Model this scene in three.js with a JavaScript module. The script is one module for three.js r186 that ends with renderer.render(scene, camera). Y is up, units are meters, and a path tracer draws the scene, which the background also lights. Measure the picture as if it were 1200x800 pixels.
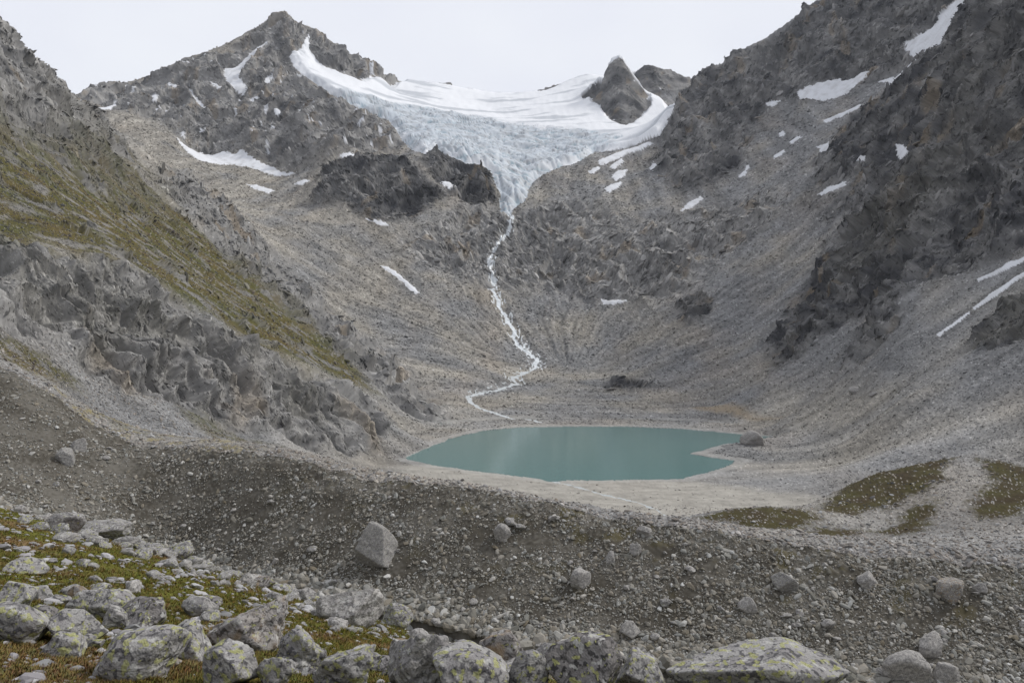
import * as THREE from 'three';
import { mergeVertices } from 'three/addons/utils/BufferGeometryUtils.js';

// ---------------------------------------------------------------- camera, sky, sun, exposure
const F = 850;                                   // focal length in pixels of a 1200 x 800 picture
const scene = new THREE.Scene();
const camera = new THREE.PerspectiveCamera(2 * Math.atan(400 / F) * 180 / Math.PI, 1.5, 0.3, 9000);
camera.position.set(0, 0, 0);
camera.lookAt(0, 0, -1);
scene.fog = new THREE.FogExp2(0xdfe7f2, 0.000028);
const renderer = new THREE.WebGLRenderer();
renderer.toneMapping = THREE.LinearToneMapping;
renderer.toneMappingExposure = 1.92;
renderer.shadowMap.enabled = true;

// ---------------------------------------------------------------- noise
const PERM = new Uint8Array(512), GX = new Float32Array(256), GY = new Float32Array(256);
let seedState = 12345;
function rnd() { seedState = (seedState + 0x6d2b79f5) | 0; let t = Math.imul(seedState ^ (seedState >>> 15), 1 | seedState); t = (t + Math.imul(t ^ (t >>> 7), 61 | t)) ^ t; return ((t ^ (t >>> 14)) >>> 0) / 4294967296; }
{
  const p = [...Array(256).keys()];
  for (let i = 255; i > 0; i--) { const j = Math.floor(rnd() * (i + 1)); [p[i], p[j]] = [p[j], p[i]]; }
  for (let i = 0; i < 512; i++) PERM[i] = p[i & 255];
  for (let i = 0; i < 256; i++) { const a = i / 256 * Math.PI * 2; GX[i] = Math.cos(a); GY[i] = Math.sin(a); }
}
const lerp = (a, b, t) => a + (b - a) * t;
const clamp = (x, a = 0, b = 1) => x < a ? a : x > b ? b : x;
const smooth = (a, b, x) => { const t = clamp((x - a) / (b - a)); return t * t * (3 - 2 * t); };
function noise(x, y, per = 0) {                  // gradient noise, about -0.7 .. 0.7; per > 0 repeats
  let X = Math.floor(x), Y = Math.floor(y); const fx = x - X, fy = y - Y;
  let X1 = X + 1, Y1 = Y + 1;
  if (per) { X = ((X % per) + per) % per; Y = ((Y % per) + per) % per; X1 = (X + 1) % per; Y1 = (Y + 1) % per; }
  const a = PERM[PERM[X & 255] + (Y & 255)], b = PERM[PERM[X1 & 255] + (Y & 255)], c = PERM[PERM[X & 255] + (Y1 & 255)], d = PERM[PERM[X1 & 255] + (Y1 & 255)];
  const u = fx * fx * fx * (fx * (fx * 6 - 15) + 10), v = fy * fy * fy * (fy * (fy * 6 - 15) + 10);
  const n0 = GX[a] * fx + GY[a] * fy, n1 = GX[b] * (fx - 1) + GY[b] * fy, n2 = GX[c] * fx + GY[c] * (fy - 1), n3 = GX[d] * (fx - 1) + GY[d] * (fy - 1);
  return (n0 + (n1 - n0) * u) + ((n2 + (n3 - n2) * u) - (n0 + (n1 - n0) * u)) * v;
}
function fbm(x, y, oct, per = 0) { let s = 0, a = 1; for (let i = 0; i < oct; i++) { s += a * noise(x + i * 17.3 * !per, y - i * 9.1 * !per, per); x *= 2; y *= 2; a *= 0.5; per *= 2; } return s; }
function ridged(x, y, oct, gain = 0.5) { let s = 0, a = 1, w = 1; for (let i = 0; i < oct; i++) { let n = 1 - Math.abs(noise(x, y)) * 1.9; n *= n; s += a * n * w; w = clamp(n * 1.6); x = x * 2.03 + 31.7; y = y * 2.03 - 11.3; a *= gain; } return s; }
function noise3(x, y, z) {                        // gradient noise in space
  const X = Math.floor(x), Y = Math.floor(y), Z = Math.floor(z), fx = x - X, fy = y - Y, fz = z - Z;
  const u = fx * fx * (3 - 2 * fx), v = fy * fy * (3 - 2 * fy), w = fz * fz * (3 - 2 * fz), a = PERM[X & 255], b = PERM[(X + 1) & 255];
  const aa = PERM[a + (Y & 255)], ab = PERM[a + ((Y + 1) & 255)], ba = PERM[b + (Y & 255)], bb = PERM[b + ((Y + 1) & 255)], z0 = Z & 255, z1 = (Z + 1) & 255;
  const g = (h, dx, dy, dz) => { const q = h & 15, p = q < 8 ? dx : dy, r = q < 4 ? dy : q === 12 || q === 14 ? dx : dz; return (q & 1 ? -p : p) + (q & 2 ? -r : r); };
  return lerp(lerp(lerp(g(PERM[aa + z0], fx, fy, fz), g(PERM[ba + z0], fx - 1, fy, fz), u), lerp(g(PERM[ab + z0], fx, fy - 1, fz), g(PERM[bb + z0], fx - 1, fy - 1, fz), u), v),
    lerp(lerp(g(PERM[aa + z1], fx, fy, fz - 1), g(PERM[ba + z1], fx - 1, fy, fz - 1), u), lerp(g(PERM[ab + z1], fx, fy - 1, fz - 1), g(PERM[bb + z1], fx - 1, fy - 1, fz - 1), u), v), w);
}
// octaves of noise in space from the finest the grid carries (size) up to 2 ** n times that, faded in so that no seam shows
function grain(x, y, z, size, n, amp, off = 0) {
  const l0 = Math.log2(size); let s = 0;
  for (let k = Math.floor(l0); k <= Math.ceil(l0 + n); k++) {
    const w = clamp(Math.min(k - l0 + 0.5, l0 + n + 0.5 - k)); if (w <= 0) continue;
    const L = 2 ** k; s += w * noise3(x / L + off + k * 7.7, y / L - off, z / L + k * 3.1) * (amp ? L : 1);
  }
  return s;
}
function ridged3(x, y, z, oct) { let s = 0, a = 1, w = 1; for (let i = 0; i < oct; i++) { let n = 1 - Math.abs(noise3(x, y, z)) * 1.6; n = n > 0 ? n * n : 0; s += a * n * w; w = clamp(n * 1.5); x = x * 2.03 + 31.7; y = y * 2.03 + 5.1; z = z * 2.03 - 11.3; a *= 0.5; } return s; }
function billow3(x, y, z, oct) { let s = 0, a = 1; for (let i = 0; i < oct; i++) { s += a * Math.min(0.5, Math.abs(noise3(x, y, z)) * 1.5); x = x * 2.1 + 3.7; y = y * 2.1 + 15.1; z = z * 2.1 - 1.3; a *= 0.55; } return s; }
function hash2(i, j) { let t = Math.imul(i, 374761393) + Math.imul(j, 668265263) | 0; t = Math.imul(t ^ (t >>> 13), 1274126177); return ((t ^ (t >>> 16)) >>> 0) / 4294967296; }

{ // overcast sky: a pale even cloud sheet with soft faint billows
  const W = 512, H = 256, a = new Float32Array(W * H * 4);
  for (let j = 0; j < H; j++) for (let i = 0; i < W; i++) {
    const el = (j + 0.5) / H * Math.PI - Math.PI / 2, az = i / W * Math.PI * 2, k = 1 / (0.25 + Math.abs(Math.sin(el)));
    const X = Math.cos(az) * Math.cos(el) * k, Y = Math.sin(az) * Math.cos(el) * k;
    const n = fbm(X * 2.2 + 5, Y * 2.2 - 3, 4), m = 0.57 * (0.97 + 0.07 * n);
    const o = (j * W + i) * 4;
    a[o] = 0.80 * m; a[o + 1] = 0.825 * m; a[o + 2] = 0.885 * 0.57 * (0.985 + 0.035 * n); a[o + 3] = 1;
  }
  const t = new THREE.DataTexture(a, W, H, THREE.RGBAFormat, THREE.FloatType);
  t.mapping = THREE.EquirectangularReflectionMapping; t.magFilter = THREE.LinearFilter; t.needsUpdate = true;
  scene.background = t; scene.environment = t;
}
const sun = new THREE.DirectionalLight(new THREE.Color(1, 0.97, 0.92), 1.5);
sun.position.set(1300, 1350, -1150); sun.target.position.set(0, 0, -700);
sun.castShadow = true; sun.shadow.radius = 20;
Object.assign(sun.shadow.camera, { left: -2500, right: 2500, top: 2500, bottom: -2500, near: 1, far: 6000 });
scene.add(sun, sun.target);

// ---------------------------------------------------------------- survey: ground points by bearing, elevation and depth
// a point [px, py, d] lies d metres ahead, on the bearing and elevation of that picture position
const LAKE_Y = -55, survey = [];
const P = (px, py, d) => survey.push([(px - 600) / F, Math.log(d), (400 - py) / F]);
const Yp = (px, d, y) => survey.push([(px - 600) / F, Math.log(d), y / d]);
function L(...pts) {                              // a line of points, filled in between
  for (let i = 0; i < pts.length; i++) {
    P(...pts[i]);
    if (i + 1 < pts.length) {
      const [a, b] = [pts[i], pts[i + 1]], n = Math.floor(Math.hypot((b[0] - a[0]) / F, Math.log(b[2] / a[2])) / 0.07);
      for (let k = 1; k <= n; k++) { const t = k / (n + 1); P(lerp(a[0], b[0], t), lerp(a[1], b[1], t), Math.exp(lerp(Math.log(a[2]), Math.log(b[2]), t))); }
    }
  }
}
const CREST = [[-600, 300, 230], [-200, 352, 170], [0, 428, 150], [60, 462, 150], [110, 497, 150], [160, 521, 148], [250, 527, 142], [330, 535, 137], [400, 553, 132], [450, 563, 128], [520, 568, 124], [560, 574, 122], [640, 590, 118], [700, 602, 115], [760, 611, 112], [820, 620, 109], [900, 634, 107], [1000, 647, 105], [1100, 656, 102], [1200, 662, 100], [1400, 668, 98], [1800, 675, 92]];
const TROUGH = [[-600, 470, 150], [-200, 560, 125], [0, 602, 116], [200, 664, 124], [400, 706, 106], [600, 756, 95], [800, 785, 90], [1000, 805, 86], [1200, 828, 82], [1400, 845, 80], [1800, 860, 76]];
const EDGE = [[-600, 480, 36], [-300, 540, 34], [0, 594, 32], [80, 614, 32], [200, 652, 30], [300, 684, 28], [400, 716, 26], [480, 742, 22], [560, 770, 18], [640, 795, 14.5], [700, 806, 13], [800, 814, 12], [900, 818, 11.5], [1000, 824, 11], [1100, 835, 10.5], [1200, 850, 10], [1800, 900, 9]];
L([-600, 1080, 2], [600, 1120, 2], [1800, 1150, 2]);
L([-600, 640, 7.5], [0, 806, 7.5], [300, 812, 7.5], [600, 825, 7.5], [900, 832, 7.5], [1200, 860, 7.5], [1800, 920, 7]);
L(...EDGE); L(...TROUGH); L(...CREST);
L([-600, 500, 60], [-200, 595, 60], [0, 632, 60], [200, 695, 60], [400, 760, 55], [600, 802, 45], [800, 832, 42], [1000, 848, 40], [1200, 865, 40], [1800, 890, 40]);
L([600, 812, 26], [800, 845, 22], [1000, 862, 22], [1200, 875, 22]);
// left of the moraine and the hillside
L([0, 412, 175], [60, 450, 176], [110, 486, 178], [200, 514, 186], [300, 527, 190], [400, 545, 190], [450, 556, 200], [480, 560, 250]);
const COL = [
  [-600, [300, 235], [150, 300], [0, 380], [-150, 500], [-60, 800]],
  [-200, [330, 190], [200, 240], [80, 330], [0, 400], [-60, 500], [60, 750]],
  [0, [380, 190], [345, 205], [300, 225], [250, 270], [200, 320], [120, 420], [60, 520], [22, 600], [110, 800]],
  [50, [415, 196], [385, 205], [307, 232], [250, 300], [170, 440], [120, 560], [83, 690], [140, 880]],
  [100, [470, 195], [432, 210], [370, 228], [312, 250], [250, 350], [200, 480], [150, 640], [119, 820], [170, 1050]],
  [150, [490, 208], [455, 218], [380, 245], [322, 265], [270, 400], [215, 590], [180, 780], [164, 900], [200, 1080]],
  [200, [512, 188], [470, 230], [400, 258], [345, 285], [300, 420], [260, 600], [215, 850], [190, 1000], [207, 1150]],
  [250, [495, 248], [440, 275], [380, 300], [335, 450], [290, 640], [245, 850], [226, 950], [232, 1080]],
  [300, [507, 265], [465, 285], [415, 310], [370, 430], [330, 600], [290, 800], [270, 900], [262, 980], [230, 1200], [206, 1350]],
  [350, [517, 290], [480, 308], [432, 335], [400, 450], [360, 640], [330, 790], [305, 880], [262, 1020], [225, 1200], [203, 1360]],
  [400, [531, 310], [500, 325], [460, 350], [430, 450], [400, 620], [375, 780], [330, 880], [290, 980], [255, 1080], [215, 1150], [195, 1190], [188, 1270], [160, 1400], [122, 1600], [85, 1850]],
  [420, [534, 316], [512, 334], [478, 357], [452, 440], [418, 610]],
  [440, [537, 322], [523, 340], [495, 360], [470, 420], [450, 500], [430, 620], [395, 760]],
  [470, [510, 420], [482, 500], [452, 620], [410, 730]],
  [450, [350, 870], [300, 980], [250, 1080], [215, 1180], [190, 1300], [170, 1420], [141, 1580], [120, 1800], [101, 1990]],
  [500, [490, 482], [470, 560], [440, 650], [400, 760], [350, 870], [300, 980], [250, 1100], [205, 1200], [180, 1280]],
  [520, [172, 1330], [150, 1600], [120, 2000], [101, 2230]],
  [570, [190, 1280], [160, 1560], [130, 2000], [115, 2320]],
  [600, [470, 590], [440, 720], [400, 840], [350, 930], [300, 1040], [252, 1160], [215, 1280], [180, 1480], [140, 1850]],
  [545, [462, 610], [480, 545]],
  [650, [490, 515], [440, 725], [300, 1035], [235, 1190], [190, 1400], [160, 1620], [130, 1900], [104, 2270]],
  [700, [490, 515], [480, 552], [460, 637], [440, 744], [400, 850], [350, 930], [300, 1030], [250, 1150], [185, 1380], [150, 1700], [120, 1980]],
  [760, [485, 530], [440, 690], [400, 800], [350, 890], [290, 1010], [230, 1170], [195, 1320], [165, 1500], [140, 1790]],
  [800, [485, 530], [460, 610], [430, 690], [400, 760], [350, 860], [300, 960], [250, 1080], [200, 1220], [160, 1340], [150, 1680], [106, 2050]],
  [850, [495, 490], [470, 560], [420, 660], [360, 790], [300, 930], [230, 1130], [180, 1280], [120, 1420]],
  [900, [500, 450], [470, 500], [432, 575], [400, 650], [350, 760], [300, 860], [250, 980], [200, 1120], [160, 1250], [110, 1380]],
  [950, [512, 390], [490, 420], [450, 490], [412, 555], [385, 590], [330, 700], [290, 820], [240, 930], [200, 1030], [160, 1150], [118, 1280], [95, 1330]],
  [1000, [550, 270], [535, 310], [510, 350], [470, 400], [420, 480], [372, 555], [320, 630], [265, 740], [240, 820], [200, 900], [165, 960], [136, 1060], [112, 1230], [85, 1300]],
  [1060, [528, 272], [470, 330], [400, 410], [338, 485], [260, 590], [195, 690], [185, 760], [150, 830], [92, 950], [84, 1140], [55, 1230]],
  [1130, [540, 248], [480, 300], [400, 370], [325, 450], [200, 580], [100, 720], [14, 880], [8, 1130]],
  [1200, [540, 236], [470, 280], [400, 320], [300, 420], [200, 505], [100, 590], [-60, 740], [-120, 900]],
  [1400, [560, 130], [500, 160], [400, 215], [200, 330], [0, 470], [-200, 680]],
  [1800, [560, 110], [500, 130], [300, 190], [0, 300], [-300, 500]],
  [334, [203, 1390], [160, 1500], [110, 1640], [66, 1790]],
  [300, [192, 1430], [130, 1580], [90, 1680]],
  [240, [182, 1480], [120, 1600]],
  [370, [240, 1130], [210, 1250], [185, 1380], [140, 1530], [100, 1680], [75, 1840]],
  [200, [157, 1450], [115, 1580]], [140, [135, 1400]], [100, [126, 1500]],
];
for (const [px, ...q] of COL) for (const [py, d] of q) P(px, py, d);
// skylines
L([-50, 150, 1500], [40, 120, 1650], [91, 111, 1700], [128, 100, 1720], [145, 97, 1720], [165, 101, 1700], [189, 89, 1710], [209, 74, 1720], [236, 66, 1720], [258, 70, 1730], [284, 56, 1780], [311, 38, 1820], [322, 28, 1838], [334, 14, 1850], [345, 28, 1858], [358, 40, 1870], [371, 39, 1880], [400, 59, 1920], [422, 74, 1950], [447, 87, 1990], [474, 97, 2100], [495, 100, 2250], [524, 97, 2280], [549, 110, 2320], [580, 114, 2350], [617, 112, 2350], [638, 105, 2320], [663, 96, 2300], [692, 91, 2280], [730, 92, 2260]);
L([784, 132, 1480], [809, 99, 1560], [825, 80, 1580], [851, 73, 1560], [870, 56, 1550], [885, 55, 1530], [911, 36, 1510], [937, 19, 1490], [964, 2, 1470], [1050, -60, 1420], [1150, -130, 1350]);
L([-600, 150, 2000], [100, 170, 2100], [330, 110, 2300], [420, 130, 2500], [520, 150, 2800], [700, 150, 2800], [820, 150, 2600]);
L([-600, 250, 3600], [300, 200, 3600], [900, 190, 3600], [1800, 150, 3600]);
L([880, 110, 1850], [960, 60, 1800], [1100, -40, 1750], [1300, -60, 1500]);
// the rock tower in the snow and the crag behind it
L([684, 114, 2020], [697, 119, 1960], [709, 132, 1850], [717, 145, 1760], [730, 151, 1720], [747, 141, 1780], [755, 132, 1830], [760, 117, 1950]);
L([690, 105, 2020], [697, 97, 2000], [709, 83, 1960], [728, 66, 1940], [742, 89, 1940], [752, 104, 1950]);
P(728, 110, 1850); P(720, 110, 2060); P(745, 118, 2040); P(765, 118, 1950);
L([742, 93, 2170], [747, 85, 2170], [759, 75, 2180], [772, 80, 2180], [788, 83, 2200], [809, 93, 2200]); L([757, 112, 2100], [772, 111, 2090], [801, 106, 2070]);
// lake basin, flats, hummocks
for (const [px, d] of [[600, 330], [700, 310], [780, 320], [560, 360], [650, 400], [750, 400], [600, 430], [720, 450], [520, 360]]) Yp(px, d, -58);
for (const [px, d, y] of [[600, 270, -53.6], [600, 236, -53.2], [700, 236, -53.2], [700, 270, -53.8], [800, 236, -53], [800, 268, -53.8], [540, 260, -52], [900, 250, -53], [880, 270, -53.4], [700, 185, -50], [600, 165, -45], [500, 165, -39], [800, 190, -51], [900, 200, -51], [700, 150, -42], [800, 140, -40], [900, 300, -53], [960, 300, -51.5], [940, 340, -53], [930, 380, -54], [920, 405, -51.5], [870, 375, -53], [880, 430, -54.6], [960, 240, -52.5]]) Yp(px, d, y);
L([800, 608, 160], [830, 601, 160], [860, 596, 160], [900, 594, 160], [950, 599, 160], [1000, 612, 158], [1030, 622, 155]);
L([840, 628, 138], [900, 632, 135], [1000, 634, 130], [1100, 630, 132], [1200, 632, 130]);
L([965, 597, 205], [985, 575, 200], [1030, 553, 195], [1080, 542, 192], [1140, 532, 188], [1200, 544, 180], [1400, 556, 150]);
L([1100, 575, 168], [1120, 600, 155], [1040, 612, 160]);
L([1000, 592, 232], [1080, 584, 226], [1140, 574, 218], [1200, 572, 210]);

const NS = survey.length;
function solve(A, b, n) {
  for (let i = 0; i < n; i++) {
    let p = i; for (let r = i + 1; r < n; r++) if (Math.abs(A[r][i]) > Math.abs(A[p][i])) p = r;
    [A[i], A[p]] = [A[p], A[i]]; [b[i], b[p]] = [b[p], b[i]];
    const Ai = A[i], inv = 1 / Ai[i];
    for (let r = i + 1; r < n; r++) { const Ar = A[r], f = Ar[i] * inv; if (f) { for (let c = i; c < n; c++) Ar[c] -= f * Ai[c]; b[r] -= f * b[i]; } }
  }
  for (let i = n - 1; i >= 0; i--) { let s = b[i]; for (let c = i + 1; c < n; c++) s -= A[i][c] * b[c]; b[i] = s / A[i][i]; }
  return b;
}
const kern = (du, dv) => Math.sqrt(du * du + dv * dv + 0.00004);
const weights = (() => {
  const n = NS + 3, A = [], b = new Float64Array(n);
  for (let i = 0; i < n; i++) {
    const row = new Float64Array(n); A.push(row);
    if (i < NS) {
      const [u, v, e] = survey[i]; b[i] = e;
      for (let j = 0; j < NS; j++) row[j] = kern(u - survey[j][0], v - survey[j][1]);
      row[i] -= 0.0006; row[NS] = 1; row[NS + 1] = u; row[NS + 2] = v;
    } else for (let j = 0; j < NS; j++) row[j] = i === NS ? 1 : survey[j][i - NS - 1];
  }
  return solve(A, b, n);
})();
const SU = Float64Array.from(survey, (s) => s[0]), SV = Float64Array.from(survey, (s) => s[1]);
function elevation(u, v) {
  let s = weights[NS] + weights[NS + 1] * u + weights[NS + 2] * v;
  for (let i = 0; i < NS; i++) { const a = u - SU[i], b = v - SV[i]; s += weights[i] * Math.sqrt(a * a + b * b + 0.00004); }
  return s;
}

// ---------------------------------------------------------------- grid of the terrain: dense where the ground is near or steep
function lineAt(line, px, k) { let i = 1; while (i < line.length - 1 && line[i][0] < px) i++; const a = line[i - 1], b = line[i]; return lerp(a[k], b[k], clamp((px - a[0]) / (b[0] - a[0]))); }
const PX = [];
for (let p = -600; p < -40; p += 20) PX.push(p);
for (let p = -40; p < 1240; p += 1.25) PX.push(p);
for (let p = 1240; p <= 1800; p += 20) PX.push(p);
const SEG = [16, 100, 30, 170, 800], NC = PX.length, NR = SEG.reduce((a, b) => a + b) + 1;
const SEG0 = [0]; for (const s of SEG) SEG0.push(SEG0[SEG0.length - 1] + s);
function knots(px) { const c = lineAt(CREST, px, 2); return [1.6, 7, lineAt(EDGE, px, 2) * 1.05, lineAt(TROUGH, px, 2), c, Math.max(c * 1.18, 165)]; }
const FAR = 3500, D = new Float32Array(NC * NR), BASE = new Float32Array(NC * NR), HGT = new Float32Array(NC * NR);
{
  const st = 4, cols = []; for (let c = 0; c < NC - 1; c += st) cols.push(c); cols.push(NC - 1);
  const nc = cols.length, R4 = SEG0[4], R = SEG[4], NQ = 420;
  // beyond the crest, rows are spread by how much ground rises into view, so that steep faces get as many as they need
  const E = new Float32Array(nc * (NQ + 1)), lr = [], LD = new Float32Array(nc * (R + 1));
  for (let i = 0; i < nc; i++) {
    const px = PX[cols[i]], l0 = Math.log(knots(px)[4]), l1 = Math.log(FAR), cum = [0]; lr.push([l0, l1]); let top = -9;
    for (let q = 0; q <= NQ; q++) {
      const e = E[i * (NQ + 1) + q] = elevation((px - 600) / F, lerp(l0, l1, q / NQ));
      if (q) { const pe = E[i * (NQ + 1) + q - 1], vis = Math.max(0, e - Math.max(top, pe)) * F; cum.push(cum[q - 1] + vis + 0.3 * Math.min(12, Math.abs(e - pe) * F) + 40 * (l1 - l0) / NQ); }
      top = Math.max(top, e);
    }
    for (let k = 0, q = 0; k <= R; k++) { const w = cum[NQ] * k / R; while (q < NQ - 1 && cum[q + 1] < w) q++; LD[i * (R + 1) + k] = lerp(l0, l1, (q + clamp((w - cum[q]) / (cum[q + 1] - cum[q]))) / NQ); }
  }
  for (let pass = 0; pass < 2; pass++) { const S = LD.slice(); for (let i = 0; i < nc; i++) for (let k = 1; k < R; k++) { let t = 0, n = 0; for (let j = Math.max(0, i - 2); j <= Math.min(nc - 1, i + 2); j++) { t += S[j * (R + 1) + k]; n++; } LD[i * (R + 1) + k] = t / n; } }
  for (let i = 0; i < nc; i++) { LD[i * (R + 1)] = lr[i][0]; for (let k = 1; k <= R; k++) LD[i * (R + 1) + k] = Math.max(LD[i * (R + 1) + k], LD[i * (R + 1) + k - 1] + 1e-5); }
  const near = []; for (let r = 0; r < R4; r += 3) near.push(r); if (near[near.length - 1] !== R4) near.push(R4);
  const eNear = new Float32Array(nc * near.length), dep = (px, r) => { const k = knots(px); let s = 0; while (s < 3 && r >= SEG0[s + 1]) s++; return Math.exp(lerp(Math.log(k[s]), Math.log(k[s + 1]), (r - SEG0[s]) / SEG[s])); };
  for (let i = 0; i < nc; i++) for (let j = 0; j < near.length; j++) eNear[i * near.length + j] = elevation((PX[cols[i]] - 600) / F, Math.log(dep(PX[cols[i]], near[j])));
  for (let c = 0; c < NC; c++) {
    const i = Math.min(nc - 2, Math.floor(c / st)), f = (c - cols[i]) / (cols[i + 1] - cols[i]), nn = near.length;
    for (let r = 0; r < NR; r++) {
      const o = r * NC + c; let e;
      if (r < R4) { D[o] = dep(PX[c], r); const j = Math.min(nn - 2, Math.floor(r / 3)), g = (r - near[j]) / (near[j + 1] - near[j]); e = lerp(lerp(eNear[i * nn + j], eNear[i * nn + j + 1], g), lerp(eNear[(i + 1) * nn + j], eNear[(i + 1) * nn + j + 1], g), f); }
      else {
        const k = r - R4, l = r === R4 ? Math.log(knots(PX[c])[4]) : lerp(LD[i * (R + 1) + k], LD[(i + 1) * (R + 1) + k], f); D[o] = Math.exp(l);
        const at = (ii) => { const q = clamp((l - lr[ii][0]) / (lr[ii][1] - lr[ii][0])) * NQ, q0 = Math.min(NQ - 1, Math.floor(q)); return lerp(E[ii * (NQ + 1) + q0], E[ii * (NQ + 1) + q0 + 1], q - q0); };
        e = lerp(at(i), at(i + 1), f);
      }
      BASE[o] = e * D[o];
    }
  }
}
function colOf(px) { if (px < -40) return clamp((px + 600) / 20, 0, 28); if (px < 1240) return 28 + (px + 40) / 1.25; return Math.min(NC - 1.001, 28 + 1024 + (px - 1240) / 20); }
function rowOf(c, d) { let lo = 0, hi = NR - 1; while (hi - lo > 1) { const m = (lo + hi) >> 1; if (D[m * NC + c] <= d) lo = m; else hi = m; } return lo + clamp((d - D[lo * NC + c]) / (D[hi * NC + c] - D[lo * NC + c]), 0, 0.999); }
const columnAt = (A, c, d) => { const rf = rowOf(c, d), r = Math.floor(rf); return lerp(A[r * NC + c], A[(r + 1) * NC + c], rf - r); };
function sample(A, x, z) {                        // a grid value at a place on the ground
  const d = -z, px = 600 + F * x / d, cf = clamp(colOf(px), 0, NC - 1.001), c = Math.floor(cf);
  return lerp(columnAt(A, c, d), columnAt(A, c + 1, d), cf - c);
}
const ground = (x, z) => sample(HGT, x, z);
function spot(px, py, d0 = 5, d1 = 2600, A = BASE) {   // the place on the ground seen at a picture position, at or beyond d0
  const c = Math.round(clamp(colOf(px), 0, NC - 1)), e = (400 - py) / F; let best = -9, bd = d0;
  for (let r = 0; r < NR; r++) { const d = D[r * NC + c]; if (d < d0) continue; if (d > d1) break; const g = A[r * NC + c] / d; if (g >= e) { bd = d; best = g; break; } if (g > best) { best = g; bd = d; } }
  return [(px - 600) / F * bd, -bd];
}
// outlines on the ground (world x, z)
function area(pts, d0, d1) {
  const q = pts.map(([px, py]) => spot(px, py, d0, d1)), xs = q.map((p) => p[0]), zs = q.map((p) => p[1]);
  return { q, x0: Math.min(...xs), x1: Math.max(...xs), z0: Math.min(...zs), z1: Math.max(...zs) };
}
function inside(a, x, z, margin) {                // signed distance, positive inside; -1e9 when far away
  if (x < a.x0 - margin || x > a.x1 + margin || z < a.z0 - margin || z > a.z1 + margin) return -1e9;
  const q = a.q; let inn = false, best = 1e18;
  for (let i = 0, j = q.length - 1; i < q.length; j = i++) {
    const [xi, zi] = q[i], [xj, zj] = q[j];
    if ((zi > z) !== (zj > z) && x < (xj - xi) * (z - zi) / (zj - zi) + xi) inn = !inn;
    const ex = xj - xi, ez = zj - zi, t = clamp(((x - xi) * ex + (z - zi) * ez) / (ex * ex + ez * ez + 1e-9)), dx = x - xi - ex * t, dz = z - zi - ez * t, dd = dx * dx + dz * dz;
    if (dd < best) best = dd;
  }
  return (inn ? 1 : -1) * Math.sqrt(best);
}
function pathDist(p, x, z, margin) {
  if (x < p.x0 - margin || x > p.x1 + margin || z < p.z0 - margin || z > p.z1 + margin) return 1e9;
  const q = p.q; let best = 1e18;
  for (let i = 0; i + 1 < q.length; i++) { const [xi, zi] = q[i], [xj, zj] = q[i + 1], ex = xj - xi, ez = zj - zi, t = clamp(((x - xi) * ex + (z - zi) * ez) / (ex * ex + ez * ez + 1e-9)); best = Math.min(best, (x - xi - ex * t) ** 2 + (z - zi - ez * t) ** 2); }
  return Math.sqrt(best);
}

// lake outline: all of it lies at the water level
const lakeOutline = [[475, 536], [500, 525], [533, 513], [567, 505], [607, 501], [667, 500], [733, 500], [800, 503], [860, 508], [900, 511], [915, 513], [890, 516], [850, 520], [807, 532], [830, 536], [862, 540], [850, 547], [817, 556], [800, 561], [740, 562], [690, 563], [640, 562], [593, 556], [550, 551], [500, 544], [478, 538]]
  .map(([px, py]) => { const d = -LAKE_Y * F / (py - 400); return [(px - 600) / F * d, -d]; });
const lakeArea = { q: lakeOutline, x0: Math.min(...lakeOutline.map((p) => p[0])), x1: Math.max(...lakeOutline.map((p) => p[0])), z0: Math.min(...lakeOutline.map((p) => p[1])), z1: Math.max(...lakeOutline.map((p) => p[1])) };

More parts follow.
